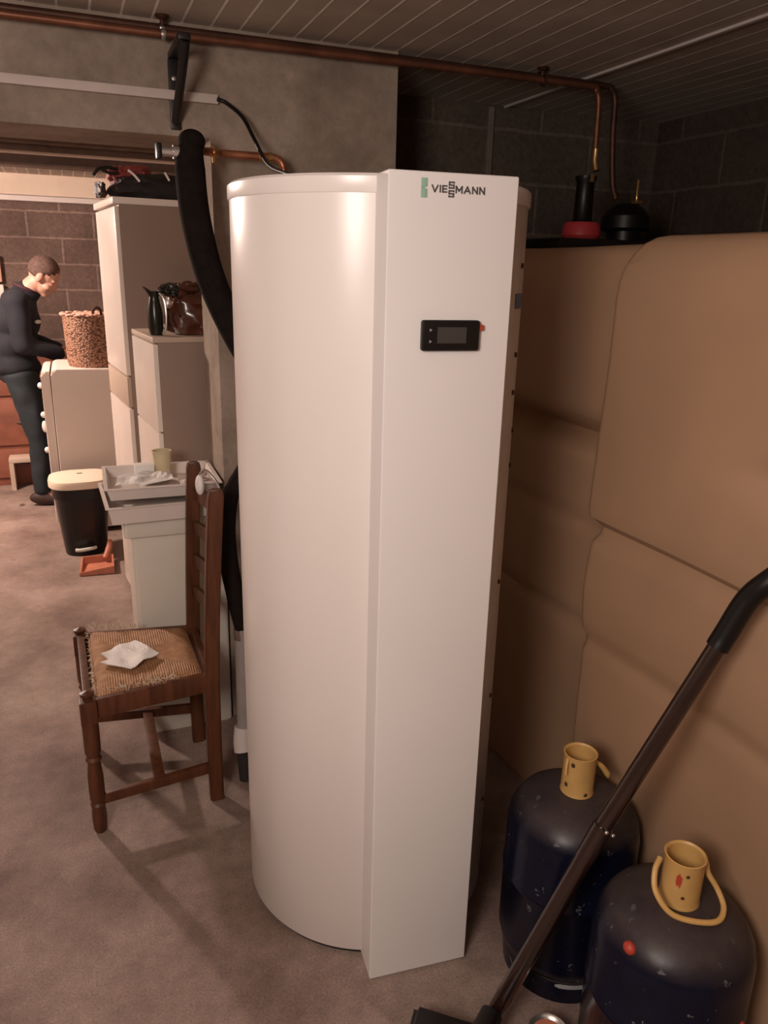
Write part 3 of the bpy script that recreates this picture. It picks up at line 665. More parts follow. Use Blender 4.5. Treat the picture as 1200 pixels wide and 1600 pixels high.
for zc in (0.905, 0.795, 0.685, 0.575):
    bm = BM(); n = 12; front = []; back = []
    for i in range(n+1):
        t = i/n; y = BN.y+(BF.y-BN.y)*t; arch = math.sin(PI*t)
        xx = BN.x+(BF.x-BN.x)*t+dxat(zc, 1.0-0.15*t)+0.022*arch
        hh = 0.026+0.014*arch
        front.append([bm.verts.new((xx-0.006, y, zc-0.022)), bm.verts.new((xx-0.006, y, zc-0.012+hh))])
        back.append([bm.verts.new((xx+0.006, y, zc-0.022)), bm.verts.new((xx+0.006, y, zc-0.012+hh))])
    for i in range(n):
        bm.faces.new((front[i][0], front[i+1][0], front[i+1][1], front[i][1])); bm.faces.new((back[i][0], back[i][1], back[i+1][1], back[i+1][0]))
        bm.faces.new((front[i][1], front[i+1][1], back[i+1][1], back[i][1])); bm.faces.new((front[i][0], back[i][0], back[i+1][0], front[i+1][0]))
    mesh('back_slat', bm, 'chair', CH)
# rush seat: padded trapezoid
bm = BM(); n = 16
def seatpt(u, v, z):
    a = FN.lerp(BN, u); b = FF.lerp(BF, u)
    a = Vector((a.x+0.026*(1-2*u)*0.8, a.y-0.004, 0)); b = Vector((b.x+0.026*(1-2*u)*0.8, b.y+0.004, 0))
    p = a.lerp(b, v); p.z = z; return p
top_, bot_ = [], []
for i in range(n+1):
    rt, rb = [], []
    for j in range(n+1):
        u, v = i/n, j/n; e = min(u, 1-u, v, 1-v)
        z = 0.428+0.024*min(1, e*9)**0.5-0.010*math.sin(PI*u)*math.sin(PI*v)
        rt.append(bm.verts.new(seatpt(u, v, z))); rb.append(bm.verts.new(seatpt(u, v, 0.418)))
    top_.append(rt); bot_.append(rb)
for i in range(n):
    for j in range(n):
        bm.faces.new((top_[i][j], top_[i+1][j], top_[i+1][j+1], top_[i][j+1])); bm.faces.new((bot_[i][j], bot_[i][j+1], bot_[i+1][j+1], bot_[i+1][j]))
for i in range(n):
    bm.faces.new((top_[i][0], bot_[i][0], bot_[i+1][0], top_[i+1][0])); bm.faces.new((top_[i][n], top_[i+1][n], bot_[i+1][n], bot_[i][n]))
    bm.faces.new((top_[0][i], top_[0][i+1], bot_[0][i+1], bot_[0][i])); bm.faces.new((top_[n][i], bot_[n][i], bot_[n][i+1], top_[n][i+1]))
bm.transform(Matrix.Translation((-0.118, -2.23, -0.40)))
seat = mesh('seat', bm, 'rush', CH, local=True); seat.location = (0.118-CX, 2.23-CY, 0.40)
bm = BM(); rng = random.Random(3)
def strand(p, d, L, r=0.0009):
    q = p+d*L*0.5+Vector((rng.uniform(-.004, .004), rng.uniform(-.004, .004), rng.uniform(0, .004))); e = p+d*L+Vector((0, 0, rng.uniform(-.006, .004)))
    tube(bm, [p, q, e], [r, r, r*0.4], 4, 2)
for i in range(90):
    u = rng.uniform(0.08, 0.75); p = seatpt(u, 0.03, 0.446); strand(p, Vector((rng.uniform(-.5, .5), rng.uniform(-1, 0.6), rng.uniform(-.1, .5))).normalized(), rng.uniform(.012, .032))
for i in range(60):
    u = rng.uniform(0.02, 0.55); p = seatpt(u, 0.98, 0.446); strand(p, Vector((rng.uniform(-.4, .4), rng.uniform(-.3, 1), rng.uniform(0.1, .7))).normalized(), rng.uniform(.012, .03))
for i in range(6): strand(seatpt(0.30+0.01*i, 0.97, 0.446), Vector((-0.25+rng.uniform(-.1, .1), 0.1, 1)).normalized(), rng.uniform(.03, .075), 0.0014)
for i in range(50):
    v = rng.uniform(0.05, 0.95); p = seatpt(0.01, v, 0.44); strand(p, Vector((-1, rng.uniform(-.4, .4), rng.uniform(0, .4))).normalized(), rng.uniform(.006, .016))
fr = mesh('frayed_straw', bm, 'straw', CH); fr['kind'] = 'stuff'
# crumpled paper on the seat
def sheet(pts, z, amp, seed=0, th=0.0012):
    bm = BM(); cx = sum(p[0] for p in pts)/len(pts); cy = sum(p[1] for p in pts)/len(pts)
    def dz(x, y): return amp*(noise.noise(Vector((x*22+seed, y*22, seed)))+0.6)
    def zf(x, y): return (z(x, y) if callable(z) else z)+abs(dz(x, y))
    K = 6; rings = []
    for k in range(K, 0, -1):
        ring = []
        for i in range(len(pts)):
            a, b = pts[i], pts[(i+1) % len(pts)]
            for j in range(4):
                t = j/4; x = a[0]+(b[0]-a[0])*t; y = a[1]+(b[1]-a[1])*t
                x = cx+(x-cx)*k/K; y = cy+(y-cy)*k/K
                ring.append(bm.verts.new((x, y, zf(x, y))))
        rings.append(ring)
    n = len(rings[0])
    for A, B in zip(rings, rings[1:]):
        for i in range(n): bm.faces.new((A[i], A[(i+1) % n], B[(i+1) % n], B[i]))
    c = bm.verts.new((cx, cy, zf(cx, cy)))
    for i in range(n): bm.faces.new((rings[-1][i], rings[-1][(i+1) % n], c))
    bmesh.ops.recalc_face_normals(bm, faces=bm.faces[:])
    bmesh.ops.solidify(bm, geom=bm.faces[:], thickness=th)
    return bm
PAPER = [(-0.005, 2.235), (0.037, 2.275), (0.099, 2.290), (0.160, 2.187), (0.124, 2.155), (0.073, 2.118), (-0.008, 2.180), (0.016, 2.206)]
single('crumpled_paper', sheet(PAPER, 0.456, 0.012, 2, 0.003), 'paper', 'crumpled white paper lying on the rush seat', 'paper', (0.08, 2.18, 0.42), smooth=False)
HT_ = thing('hanging_tag', 'small white object hung by a cord over the chair back top', 'tag', (0.33, 2.25, 0.93))
bm = BM(); ellipsoid(bm, (0.318, 2.27, 0.955), (0.014, 0.020, 0.032), 16, 10); mesh('white_pouch', bm, 'paper', HT_)
bm = BM(); tube(bm, [(0.318, 2.27, 0.985), (0.330, 2.25, 1.005), (0.352, 2.23, 0.985), (0.368, 2.22, 0.95), (0.366, 2.21, 0.90), (0.360, 2.22, 0.87)], 0.0045, 8); mesh('cord', bm, 'steel', HT_)
single('paper_sheet', sheet([(0.395, 2.26), (0.43, 2.40), (0.47, 2.36), (0.45, 2.22)], lambda x, y: 0.985+0.9*(y-2.26)*0.35, 0.004, 9), 'styro', 'pale card between the chair back and the concrete pier', 'card', (0.43, 2.31, 0.98)) if False else None

# ------------------------------------------------------------------ white chest with trays
WC = thing('storage_bin', 'tall white lidded storage bin standing behind the chair', 'storage bin', (0.27, 2.68, 0))
bm = BM(); loft(bm, 0.120, 0.424, 2.475, 2.82, 0.012, [(0, 0.006), (0.006, 0.002), (0.765, 0.0), (0.77, 0.004)], 5); mesh('bin_body', bm, 'off_white', WC)
bm = BM(); loft(bm, 0.098, 0.428, 2.455, 2.835, 0.012, [(0.742, 0.002), (0.745, 0.0), (0.800, 0.0), (0.805, 0.004)], 5); mesh('lid', bm, 'off_white', WC)
def tray(name, x0, x1, y0, y1, z0, h, label, th=0.004, fl=0.010, rz=0):
    c = Vector(((x0+x1)/2, (y0+y1)/2, z0)); hx, hy = (x1-x0)/2, (y1-y0)/2
    bm = BM(); rings = []
    for (ex, z) in ((-fl, 0), (0, h), (0.006, h), (0.006, h-0.004), (0.0, h-0.004)):
        pass
    def ring(e, z): return [bm.verts.new((sx*(hx+e), sy*(hy+e), z)) for sx, sy in ((-1, -1), (1, -1), (1, 1), (-1, 1))]
    seq = [ring(-fl, 0), ring(0, h), ring(0.008, h), ring(0.008, h+0.003), ring(-th, h+0.003), ring(-th-fl, th)]
    for A, B in zip(seq, seq[1:]):
        for i in range(4): bm.faces.new((A[i], A[(i+1) % 4], B[(i+1) % 4], B[i]))
    bm.faces.new(seq[0][::-1]); bm.faces.new(seq[-1])
    o = mesh(name, bm, 'styro', smooth=False); o.location = c; o.rotation_euler = (0, 0, R(rz))
    return tag(o, label, 'tray', 'pale trays stacked on the storage bin')
tray('plastic_tray', 0.050, 0.40, 2.41, 2.72, 0.806, 0.055, 'pale shallow tray lying directly on the white storage bin', rz=2)
tray('plastic_tray', 0.060, 0.41, 2.46, 2.76, 0.868, 0.038, 'pale open tray holding papers and the yellow cup', rz=-1)
single('paper_sheet', sheet([(0.085, 2.50), (0.10, 2.60), (0.17, 2.66), (0.27, 2.65), (0.27, 2.52), (0.16, 2.47), (0.15, 2.50)], 0.905, 0.012, 4), 'paper', 'white torn paper lying in the upper tray', 'paper', (0.17, 2.57, 0.88), smooth=False)
single('paper_sheet', sheet([(0.285, 2.47), (0.29, 2.60), (0.39, 2.62), (0.395, 2.475)], 0.895, 0.016, 6), 'styro', 'greyish creased plastic sheet lying over the upper tray edge', 'sheet', (0.3, 2.52, 0.88), smooth=False)
bm = BM(); box(bm, 0.158, 0.222, 2.648, 2.70, 0.874, 0.932, 0.003); single('small_box', bm, 'paper', 'small white box left of the yellow cup', 'box', (0.19, 2.67, 0.874))
bm = BM(); lathe(bm, [(0, 0.0), (0.024, 0.0), (0.032, 0.098), (0.034, 0.100), (0.034, 0.104), (0.030, 0.104), (0.022, 0.006), (0, 0.006)], (0.250, 2.665, 0.874), 28)
single('plastic_cup', bm, 'cup', 'pale yellow plastic cup standing on the stacked trays', 'cup', (0.250, 2.665, 0.874))

# ------------------------------------------------------------------ cabinets
CR = R(5.7)
def cab(name, label, cat, ox, oy, w_, d_, h, doors, toplip=0.0):
    t = thing(name, label, cat, (ox, oy, 0), CR)
    # local: x to the right (depth of the cabinet), y away; the doors face -x
    bm = BM(); box(bm, 0.018, w_, 0, d_, 0.0, h-0.02, 0.002); mesh('carcass', bm, 'cab_side', t, local=True)
    bm = BM(); box(bm, -toplip, w_, -toplip, d_+toplip, h-0.02-toplip, h, 0.003); mesh('top_panel', bm, 'cab_white' if toplip else 'cab_tan', t, local=True)
    for z0, z1, mat in doors:
        bm = BM(); box(bm, 0.0, 0.018, 0.003, d_-0.003, z0, z1, 0.0025); mesh('door' if mat == 'cab_white' else 'drawer_front', bm, mat, t, local=True)
    return t
SC = cab('low_cabinet', 'low cream cabinet with brown side, brown leather bag on top', 'cabinet', 0.266, 2.90, 0.53, 0.42, 1.335, [(0.03, 0.985, 'cab_white'), (0.992, 1.31, 'cab_white')])
TC_ = cab('wardrobe', 'tall cream and brown wardrobe with black bag on top', 'wardrobe', 0.200, 3.42, 0.57, 0.52, 1.835, [(0.03, 0.990, 'cab_white'), (0.998, 1.125, 'cab_tan'), (1.133, 1.80, 'cab_white')], 0.006)
# black bag on the wardrobe
BG = thing('tool_bag', 'black bag with red panel and silver stripes on the wardrobe', 'bag', (0.34, 3.62, 1.835))
def lumpy(c, r, seed, amp, rz=0, flat=None, u=40, v=24):
    bm = BM(); vs_ = ellipsoid(bm, (0, 0, 0), (1, 1, 1), u, v)
    for q in bm.verts:
        n = q.co.normalized(); q.co = n*(1+amp*noise.noise(n*2.3+Vector((seed, 0, 0)))+amp*0.5*noise.noise(n*6+Vector((0, seed, 0))))
    # squarish
    for q in bm.verts:
        q.co = Vector([math.copysign(abs(k)**0.75, k) for k in q.co])
    bm.transform(Matrix.Translation(c) @ Matrix.Rotation(rz, 4, 'Z') @ Matrix.Diagonal((*r, 1)))
    if flat is not None:
        for q in bm.verts: q.co.z = max(q.co.z, flat)
    return bm
bg = mesh('bag_body', lumpy((0.39, 3.58, 1.872), (0.19, 0.13, 0.065), 3, 0.25, 0.05, 1.836), 'black_cloth', BG)
mesh('bag_flap', lumpy((0.235, 3.58, 1.925), (0.04, 0.05, 0.035), 8, 0.4, 0, 1.87), 'red_cloth', BG, label='red fabric flap')
mesh('bag_flap', lumpy((0.305, 3.56, 1.935), (0.06, 0.05, 0.03), 11, 0.4, 0, 1.87), 'red_cloth', BG, label='dull red fabric panel')
bm = BM(); tube(bm, [(0.265, 3.435, 1.935), (0.285, 3.425, 1.918), (0.305, 3.425, 1.895)], 0.0045, 8); mesh('stripe', bm, 'reflect', BG, label='silver stripe')
bm = BM(); tube(bm, [(0.405, 3.44, 1.935), (0.412, 3.432, 1.92), (0.42, 3.43, 1.905)], 0.0045, 8); mesh('stripe', bm, 'reflect', BG, label='silver stripe')
bm = BM(); tube(bm, [(0.23, 3.52, 1.945), (0.19, 3.51, 1.948), (0.155, 3.50, 1.938), (0.135, 3.50, 1.915)], 0.007, 8)
tube(bm, [(0.23, 3.50, 1.93), (0.20, 3.49, 1.925), (0.17, 3.48, 1.935)], 0.006, 8); mesh('strap', bm, 'black_cloth', BG)
single('work_glove', lumpy((0.160, 3.56, 1.865), (0.015, 0.035, 0.03), 21, 0.5, 0.4, 1.836), 'shoe', 'dark brown glove at the wardrobe corner beside the black bag', 'glove', (0.172, 3.55, 1.836))
# items on the low cabinet
LB = thing('leather_bag', 'glossy brown leather bag slumped on the low cabinet', 'bag', (0.43, 3.05, 1.336))
bm = lumpy((0.475, 3.06, 1.40), (0.145, 0.10, 0.10), 5, 0.28, 0.05, 1.337)
mesh('bag_body', bm, 'leather', LB)
mesh('bag_top', lumpy((0.42, 3.06, 1.487), (0.07, 0.06, 0.035), 14, 0.5, 0, 1.42), 'leather', LB)
mesh('bag_fold', lumpy((0.365, 3.05, 1.495), (0.05, 0.04, 0.022), 17, 0.5, 0, 1.42), 'bottle_green', LB, label='near-black dull green fold')
JG = thing('pitcher', 'near-black pitcher with pointed spout left of the leather bag', 'pitcher', (0.290, 3.01, 1.336))
bm = BM(); lathe(bm, [(0, 0), (0.022, 0), (0.027, 0.03), (0.027, 0.08), (0.020, 0.12), (0.017, 0.135), (0.022, 0.155), (0.019, 0.155), (0.014, 0.13), (0, 0.12)], (0.290, 3.00, 1.336), 24)
for q in bm.verts:
    if q.co.z > 1.48 and q.co.x < 0.275: q.co.x -= 0.018; q.co.z += 0.016
mesh('pitcher_body', bm, 'bottle_green', JG)
bm = BM(); tube(bm, [(0.307, 2.985, 1.485), (0.322, 2.975, 1.46), (0.326, 2.972, 1.41), (0.322, 2.975, 1.36), (0.312, 2.98, 1.345)], 0.0045, 8); mesh('handle', bm, 'steel', JG, label='bright strip standing for the highlight on the pitcher edge')  # bright tube drawn in place of the white edge highlight

# ------------------------------------------------------------------ fridge, basket, pedal bin, dustpan
FG = thing('refrigerator', 'low old cream refrigerator with rounded corners carrying a wicker basket', 'refrigerator', (0.10, 5.05, 0))
def rounded_side(bm, x0, x1, y0, y1, z0, z1, r):
    # rounding of the top-left edge seen from the side
    prof = [(x1, z0), (x1, z1)] + [(x0+r-r*math.sin(R(a)), z1-r+r*math.cos(R(a))) for a in range(0, 91, 15)] + [(x0, z0)]
    A = [bm.verts.new((x, y0, z)) for x, z in prof]; B = [bm.verts.new((x, y1, z)) for x, z in prof]
    bm.faces.new(A); bm.faces.new(B[::-1]); n = len(prof)
    for i in range(n): bm.faces.new((A[i], B[i], B[(i+1) % n], A[(i+1) % n]))
    bmesh.ops.bevel(bm, geom=[e for e in bm.edges if abs(e.verts[0].co.y-e.verts[1].co.y) < 1e-5], offset=0.008, segments=2, affect='EDGES')
bm = BM(); rounded_side(bm, -0.135, 0.42, 4.80, 5.33, 0.03, 0.995, 0.035); mesh('cabinet_body', bm, 'fridge', FG)
bm = BM(); rounded_side(bm, -0.188, -0.140, 4.805, 5.325, 0.08, 0.985, 0.03); dr = mesh('door', bm, 'fridge', FG)
bm = BM(); box(bm, -0.142, -0.134, 4.815, 5.315, 0.09, 0.965, 0.001); mesh('door_seal', bm, 'gap', FG)
for zz in (0.90, 0.73, 0.66, 0.52):
    bm = BM(); ellipsoid(bm, (-0.197, 4.86, zz), (0.014, 0.02, 0.018 if zz != 0.66 else 0.035), 12, 8)
    mesh('knob', bm, 'enamel', dr, label='white rounded knob')
for xx in (-0.10, 0.38):
    for yy in (4.85, 5.28):
        bm = BM(); lathe(bm, [(0, 0), (0.02, 0), (0.02, 0.035), (0, 0.035)], (xx, yy, 0), 12); mesh('foot', bm, 'black_plastic', FG)
WB = thing('wicker_basket', 'round brown wicker basket standing on the cream refrigerator', 'basket', (0.115, 4.99, 0.995))
bm = BM(); lathe(bm, [(0, 0.0), (0.145, 0.0), (0.152, 0.02), (0.160, 0.28), (0.163, 0.295), (0.152, 0.295), (0.142, 0.02), (0, 0.02)], (0.115, 4.99, 0.996), 48); mesh('basket_body', bm, 'wicker', WB)
bm = BM()
for k in range(48):
    a = 2*PI*k/48; ellipsoid(bm, (0.115+0.160*math.cos(a), 4.99+0.160*math.sin(a), 1.295+0.004*math.sin(k*2.1)), (0.015, 0.015, 0.007), 8, 6)
mesh('basket_rim', bm, 'wicker_rim', WB, label='pinkish braided rim')
bm = BM(); tube(bm, [(0.125, 4.84, 1.29), (0.125, 4.83, 1.325), (0.145, 4.83, 1.34), (0.165, 4.83, 1.325), (0.168, 4.84, 1.29)], 0.008, 8); mesh('handle', bm, 'copper_dark', WB)
bm = lumpy((0.10, 5.0, 1.275), (0.11, 0.11, 0.028), 30, 0.3); single('folded_cloth', bm, 'wicker_rim', 'pinkish cloth heaped inside the wicker basket', 'cloth', (0.10, 5.0, 1.25))
bm = BM(); lathe(bm, [(0, 0), (0.05, 0), (0.065, 0.10), (0.058, 0.26), (0.040, 0.34), (0.03, 0.34), (0.03, 0.30), (0, 0.30)], (0.315, 5.14, 0.996), 28)
single('wicker_vase', bm, 'wood_red', 'tall reddish vase-shaped vessel between the wicker basket and wardrobe', 'vase', (0.315, 5.14, 0.996))
PB = thing('pedal_bin', 'black pedal bin with a cream lid standing before the refrigerator', 'bin', (-0.035, 4.50, 0))
def dshape(bm, cx, cy, w0, d0, prof, n=32):
    rings = []
    for k, z in prof:
        ring = []
        for i in range(n):
            a = 2*PI*i/n; x = math.cos(a); y = math.sin(a)
            x = math.copysign(abs(x)**0.6, x); y = math.copysign(abs(y)**(0.55 if y > 0 else 0.85), y)
            ring.append(bm.verts.new((cx+x*w0*k, cy+y*d0*k, z)))
        rings.append(ring)
    for A, B in zip(rings, rings[1:]):
        for i in range(n): bm.faces.new((A[i], A[(i+1) % n], B[(i+1) % n], B[i]))
    bm.faces.new(rings[0][::-1]); bm.faces.new(rings[-1])
bm = BM(); dshape(bm, -0.030, 4.50, 0.150, 0.135, [(0.74, 0.0), (0.76, 0.01), (0.96, 0.33), (0.97, 0.335), (1.02, 0.337), (1.02, 0.40)]); mesh('bin_body', bm, 'bin_black', PB)
bm = BM(); dshape(bm, -0.032, 4.50, 0.166, 0.152, [(0.97, 0.398), (1.0, 0.402), (1.0, 0.428), (0.97, 0.440), (0.80, 0.448), (0.3, 0.450)]); ld = mesh('lid', bm, 'cream', PB, label='cream plastic lid')
bm = BM(); box(bm, -0.045, -0.015, 4.515, 4.525, 0.449, 0.452); mesh('lid_mark', bm, 'gap', ld)
bm = BM(); tube(bm, [(-0.085, 4.375, 0.045), (-0.06, 4.362, 0.047), (-0.0, 4.362, 0.052), (0.02, 4.375, 0.052)], 0.010, 10); mesh('pedal', bm, 'badge', PB, label='pale grey foot pedal')
DPN = thing('dustpan', 'brick red plastic dustpan on the floor beside the pedal bin', 'dustpan', (0.05, 4.17, 0))
bm = BM(); rings = []
o3 = [(-0.075, 4.08), (0.10, 4.07), (0.105, 4.27), (-0.06, 4.26)]
va = [bm.verts.new((x, y, 0.002)) for x, y in o3]; vb = [bm.verts.new((x, y, 0.006 if i < 1 else 0.045)) for i, (x, y) in enumerate(o3)]
vb[0].co.z = 0.02; vi = [bm.verts.new((0.02+(x-0.02)*0.9, 4.17+(y-4.17)*0.9, v.co.z)) for (x, y), v in zip(o3, vb)]; vf = [bm.verts.new((0.02+(x-0.02)*0.86, 4.17+(y-4.17)*0.86, 0.007)) for x, y in o3]
for A, B in ((va, vb), (vb, vi), (vi, vf)):
    for i in range(4): bm.faces.new((A[i], A[(i+1) % 4], B[(i+1) % 4], B[i]))
bm.faces.new(va[::-1]); bm.faces.new(vf); mesh('pan', bm, 'terracotta', DPN, smooth=False)
bm = BM(); tube(bm, [(0.06, 4.24, 0.03), (0.085, 4.28, 0.07), (0.095, 4.31, 0.11)], [0.014, 0.018, 0.012], 10); mesh('handle', bm, 'terracotta', DPN)

# ------------------------------------------------------------------ red-brown chest at the far left
SB = thing('sideboard', 'reddish brown wooden sideboard against the far wall behind the man', 'sideboard', (-0.6, 6.4, 0))
bm = BM(); box(bm, -1.3, -0.06, 6.10, 6.60, 0.0, 0.86, 0.004); mesh('carcass', bm, 'wood_red', SB)
bm = BM(); box(bm, -1.32, -0.04, 6.08, 6.62, 0.86, 0.89, 0.004); mesh('top_board', bm, 'wood_red', SB)
for (x0, x1) in ((-1.27, -0.69), (-0.67, -0.09)):
    for z0, z1 in ((0.66, 0.83), (0.30, 0.63), (0.06, 0.27)):
        bm = BM(); box(bm, x0, x1, 6.085, 6.10, z0, z1, 0.004); d = mesh('drawer', bm, 'wood_red', SB)
        bm = BM(); tube(bm, [((x0+x1)/2-0.05, 6.085, (z0+z1)/2), ((x0+x1)/2, 6.065, (z0+z1)/2), ((x0+x1)/2+0.05, 6.085, (z0+z1)/2)], 0.006, 8); mesh('handle', bm, 'gap', d)
bm = BM(); box(bm, -0.50, -0.28, 5.93, 6.07, 0.20, 0.235, 0.006); box(bm, -0.50, -0.47, 5.93, 6.07, 0.0, 0.20); box(bm, -0.31, -0.28, 5.93, 6.07, 0.0, 0.20)
single('step_stool', bm, 'cab_tan', 'small low wooden step before the reddish sideboard', 'stool', (-0.39, 6.0, 0))
EB = thing('electrical_box', 'pale electrical box on the far block wall left of the man', 'electrical box', (-0.56, 7.05, 1.4))
bm = BM(); box(bm, -0.75, -0.475, 7.02, 7.10, 1.42, 1.62, 0.006); mesh('box_body', bm, 'wicker_rim', EB)
bm = BM(); box(bm, -0.73, -0.470, 7.0, 7.10, 1.27, 1.40, 0.006); mesh('cover', bm, 'enamel', EB)

# ------------------------------------------------------------------ the man
MX, MY = -0.30, 5.60
MAN = thing('person', 'man in navy fleece and dark jeans standing with head bowed', 'person', (MX, MY, 0))
V = Vector
# local skeleton, facing +x, right side towards -y
J = {'pel': V((-0.04, 0, .90)), 'sp': V((-0.055, 0, 1.08)), 'ch': V((-0.02, 0, 1.27)), 'nb': V((0.055, 0, 1.395)), 'nk': V((0.095, -0.005, 1.435)), 'hd': V((0.155, -0.01, 1.475))}
for s, k in ((-1, 'r'), (1, 'l')):
    J['sh'+k] = V((0.0, s*0.175, 1.335)); J['el'+k] = V((0.015, s*0.225, 1.08)); J['wr'+k] = V((0.20, s*0.14, 1.02)); J['pa'+k] = V((0.26, s*0.115, 1.015))
    J['hp'+k] = V((-0.03, s*0.09, .86)); J['kn'+k] = V((0.035 if s < 0 else 0.09, s*0.10, .48)); J['an'+k] = V((0.02 if s < 0 else 0.085, s*0.10, .085)); J['to'+k] = V((0.15 if s < 0 else 0.22, s*0.115, .035))
names = list(J); idx = {n: i for i, n in enumerate(names)}
def skel(keys, edges, rad):
    ks = list(keys); ii = {n: i for i, n in enumerate(ks)}
    return skinned([J[k] for k in ks], [(ii[a], ii[b]) for a, b in edges], [rad[k] for k in ks])
def capsule(bm, a, b, ra, rb, seg=20):
    """tapered limb with rounded ends, a closed surface"""
    d = b-a; L = d.length; pr = []
    for k in range(0, 6): t = R(90*k/6); pr.append((ra*math.sin(t), -ra*math.cos(t)))
    for k in range(0, 7): t = R(90*k/6); pr.append((rb*math.cos(t) if k < 6 else 0, L+rb*math.sin(t)))
    m = Matrix.Translation(a) @ d.to_track_quat('Z', 'Y').to_matrix().to_4x4()
    lathe(bm, pr, (0, 0, 0), seg, mtx=m)
    bmesh.ops.remove_doubles(bm, verts=bm.verts[:], dist=1e-6)
def bake_remesh(o, vox, fac, it):
    rm = o.modifiers.new('merge', 'REMESH'); rm.mode = 'VOXEL'; rm.voxel_size = vox; rm.use_smooth_shade = True
    sm = o.modifiers.new('soft', 'SMOOTH'); sm.factor = fac; sm.iterations = it
    dg = bpy.context.evaluated_depsgraph_get(); me = bpy.data.meshes.new_from_object(o.evaluated_get(dg))
    mat = o.data.materials[0]; o.modifiers.clear(); o.data = me
    me.materials.clear(); me.materials.append(mat); me.polygons.foreach_set('use_smooth', [True]*len(me.polygons))
def torso(bm, g):
    for c, rr in (((-.05, 0, .94), (.125, .165, .11)), ((-.045, 0, 1.06), (.125, .165, .13)), ((-.02, 0, 1.22), (.125, .175, .14)), ((.0, 0, 1.30), (.10, .165, .085))):
        ellipsoid(bm, V(c), tuple(x+g for x in rr), 24, 16, Euler((0, R(12), 0)))
def arms(bm, g, hand=True):
    for k in 'rl':
        capsule(bm, J['ch']+V((0.01, 0, .06)), J['sh'+k], .07+g, .056+g); capsule(bm, J['sh'+k], J['el'+k], .055+g, .042+g); capsule(bm, J['el'+k], J['wr'+k], .041+g, .028+g)
        if hand: capsule(bm, J['wr'+k], J['pa'+k], .026, .026)
def legs(bm, g, low=None):
    for k in 'rl':
        capsule(bm, J['hp'+k], J['kn'+k], .086+g, .056+g); a = J['an'+k] if low is None else J['kn'+k].lerp(J['an'+k], low)
        capsule(bm, J['kn'+k], a, .056+g, .038+g)
body = BM(); torso(body, -.012); arms(body, 0); legs(body, 0)
capsule(body, V((0.02, 0, 1.36)), J['nk'], .068, .060); capsule(body, J['nk'], V((0.14, -.01, 1.47)), .060, .058)
for k in 'rl': capsule(body, J['an'+k], J['to'+k], .034, .028)
hrot = Euler((0, R(38), R(-12)))      # head bowed forward and turned a little to the camera
hc_ = V((0.165, -0.015, 1.490)); HM = Matrix.Translation(hc_) @ hrot.to_matrix().to_4x4()
def hpt(x, y, z): return HM @ V((x, y, z))
def hel(bm, c, r): 
    v = ellipsoid(bm, (0, 0, 0), r, 20, 14); bmesh.ops.transform(bm, matrix=HM @ Matrix.Translation(c), verts=v)
hel(body, (-0.012, 0, 0.025), (.094, .075, .092)); hel(body, (0.025, 0, -0.045), (.062, .056, .065)); hel(body, (0.060, 0, -0.088), (.026, .030, .022))
hel(body, (0.088, 0, -0.020), (.020, .013, .026)); hel(body, (0.094, 0, -0.032), (.016, .017, .011)); hel(body, (0.074, 0, -0.060), (.016, .026, .006)); hel(body, (0.073, 0, -0.069), (.015, .022, .006))
hel(body, (0.072, 0, 0.018), (.018, .052, .010))
for s in (-1, 1): hel(body, (-0.005, s*0.078, -0.012), (.020, .009, .033)); hel(body, (0.066, s*0.032, -0.008), (.016, .015, .010)); hel(body, (0.055, s*0.042, -0.035), (.026, .022, .022))
for s, k in ((-1, 'r'), (1, 'l')):      # five fingers and a thumb side
    p = J['pa'+k]
    for q, (dy, L) in enumerate(((-.030, .062), (-.011, .075), (.009, .080), (.028, .070))):
        b0 = p+V((0.018, dy*-s, 0.002)); tube(body, [b0, b0+V((L*.5, 0, -.004)), b0+V((L*.8, 0, -.026)), b0+V((L*.92, 0, -.045))], [.0095, .009, .0085, .007], 8, 3)
    b0 = p+V((-0.012, s*-0.026, 0)); tube(body, [b0, b0+V((.022, s*-.022, -.006)), b0+V((.048, s*-.028, -.018))], [.012, .010, .008], 8, 3)
bo = mesh('body', body, 'skin', MAN, local=True)
bake_remesh(bo, 0.006, 0.5, 2)
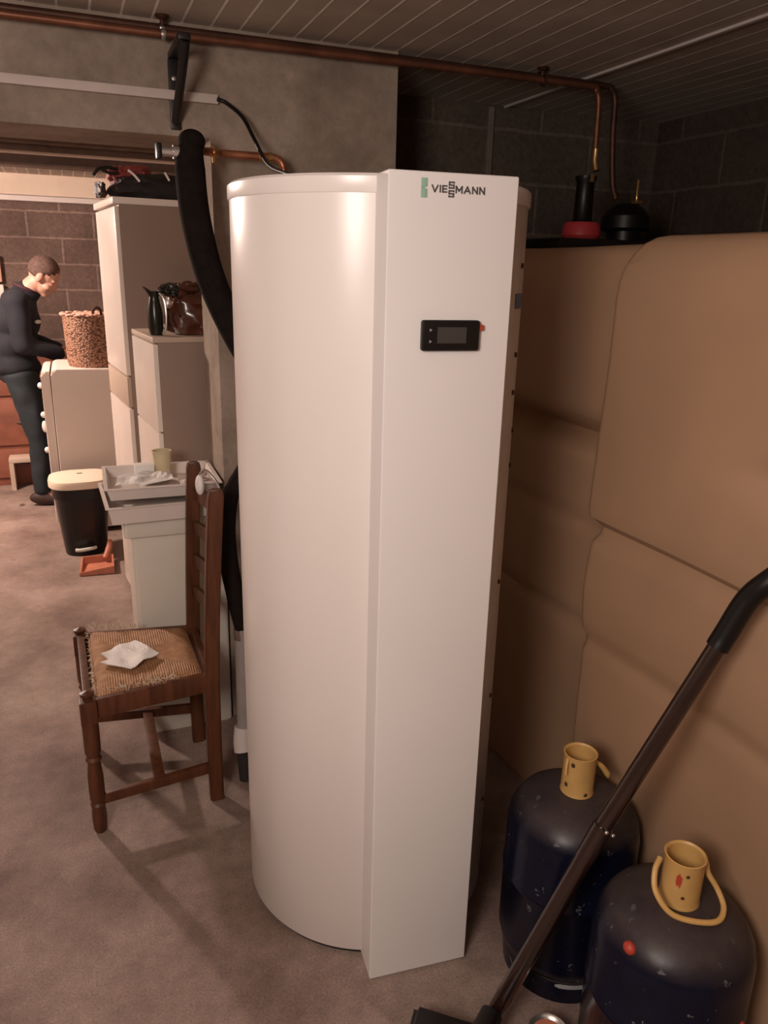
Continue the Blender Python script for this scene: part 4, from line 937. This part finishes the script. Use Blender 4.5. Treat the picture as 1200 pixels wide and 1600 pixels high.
# hair cap
hb = BM(); hel(hb, (-0.018, 0, 0.034), (.098, .080, .094))
for f in [f for f in hb.faces]:
    c = (HM.inverted() @ f.calc_center_median())
    if c.z < -0.028+max(0, (c.x+0.03))*1.15 or (c.x > 0.055 and c.z < 0.085): hb.faces.remove(f)
for v in [v for v in hb.verts if not v.link_faces]: hb.verts.remove(v)
for v in hb.verts: v.co += v.co.normalized()*0.0 + V((noise.noise(v.co*60), noise.noise(v.co*60+V((3, 0, 0))), 0))*0.003
ho = mesh('hair', hb, 'hair', MAN, local=True); so = ho.modifiers.new('thick', 'SOLIDIFY'); so.thickness = 0.008
# clothes follow the same limbs a little further out
jk = BM(); torso(jk, .014); arms(jk, .020, False)
capsule(jk, V((0.0, 0, 1.33)), V((0.060, 0, 1.395)), .10, .074)
ellipsoid(jk, V((-.052, 0, .925)), (.150, .185, .085), 24, 14)
jo = mesh('fleece_jacket', jk, 'navy', MAN, local=True); bake_remesh(jo, 0.010, 0.6, 6)
for v in jo.data.vertices: v.co += v.normal*0.012*noise.noise(v.co*9)
tr = BM(); ellipsoid(tr, V((-.045, 0, .89)), (.130, .165, .10), 24, 14); legs(tr, .016, 0.93)
to = mesh('jeans', tr, 'jeans', MAN, local=True); bake_remesh(to, 0.010, 0.6, 5)
for v in to.data.vertices: v.co += v.normal*0.008*noise.noise(v.co*11)
cb = BM(); tube(cb, [V((0.055+0.07*math.cos(a)*0.95, 0.062*math.sin(a), 1.415-0.03*math.cos(a))) for a in [2*PI*i/16 for i in range(17)]], 0.013, 10, 2); mesh('collar', cb, 'collar', MAN, local=True, label='dark red collar')
cb = BM(); ellipsoid(cb, (0.106, -0.108, 1.215), (0.014, 0.028, 0.013), 12, 8, Euler((0, 0, R(-35)))); mesh('chest_badge', cb, 'badge', MAN, local=True, label='pale chest badge')
for s, k in ((-1, 'r'), (1, 'l')):
    sb = BM(); a = J['an'+k]
    ellipsoid(sb, (a.x+0.055, a.y, 0.040), (0.140, 0.050, 0.042), 20, 12)
    for v in sb.verts:
        v.co.z = max(v.co.z, 0.0)
        if v.co.x < a.x+0.03: v.co.z = v.co.z*1.35
    mesh('shoe', sb, 'shoe', MAN, local=True)
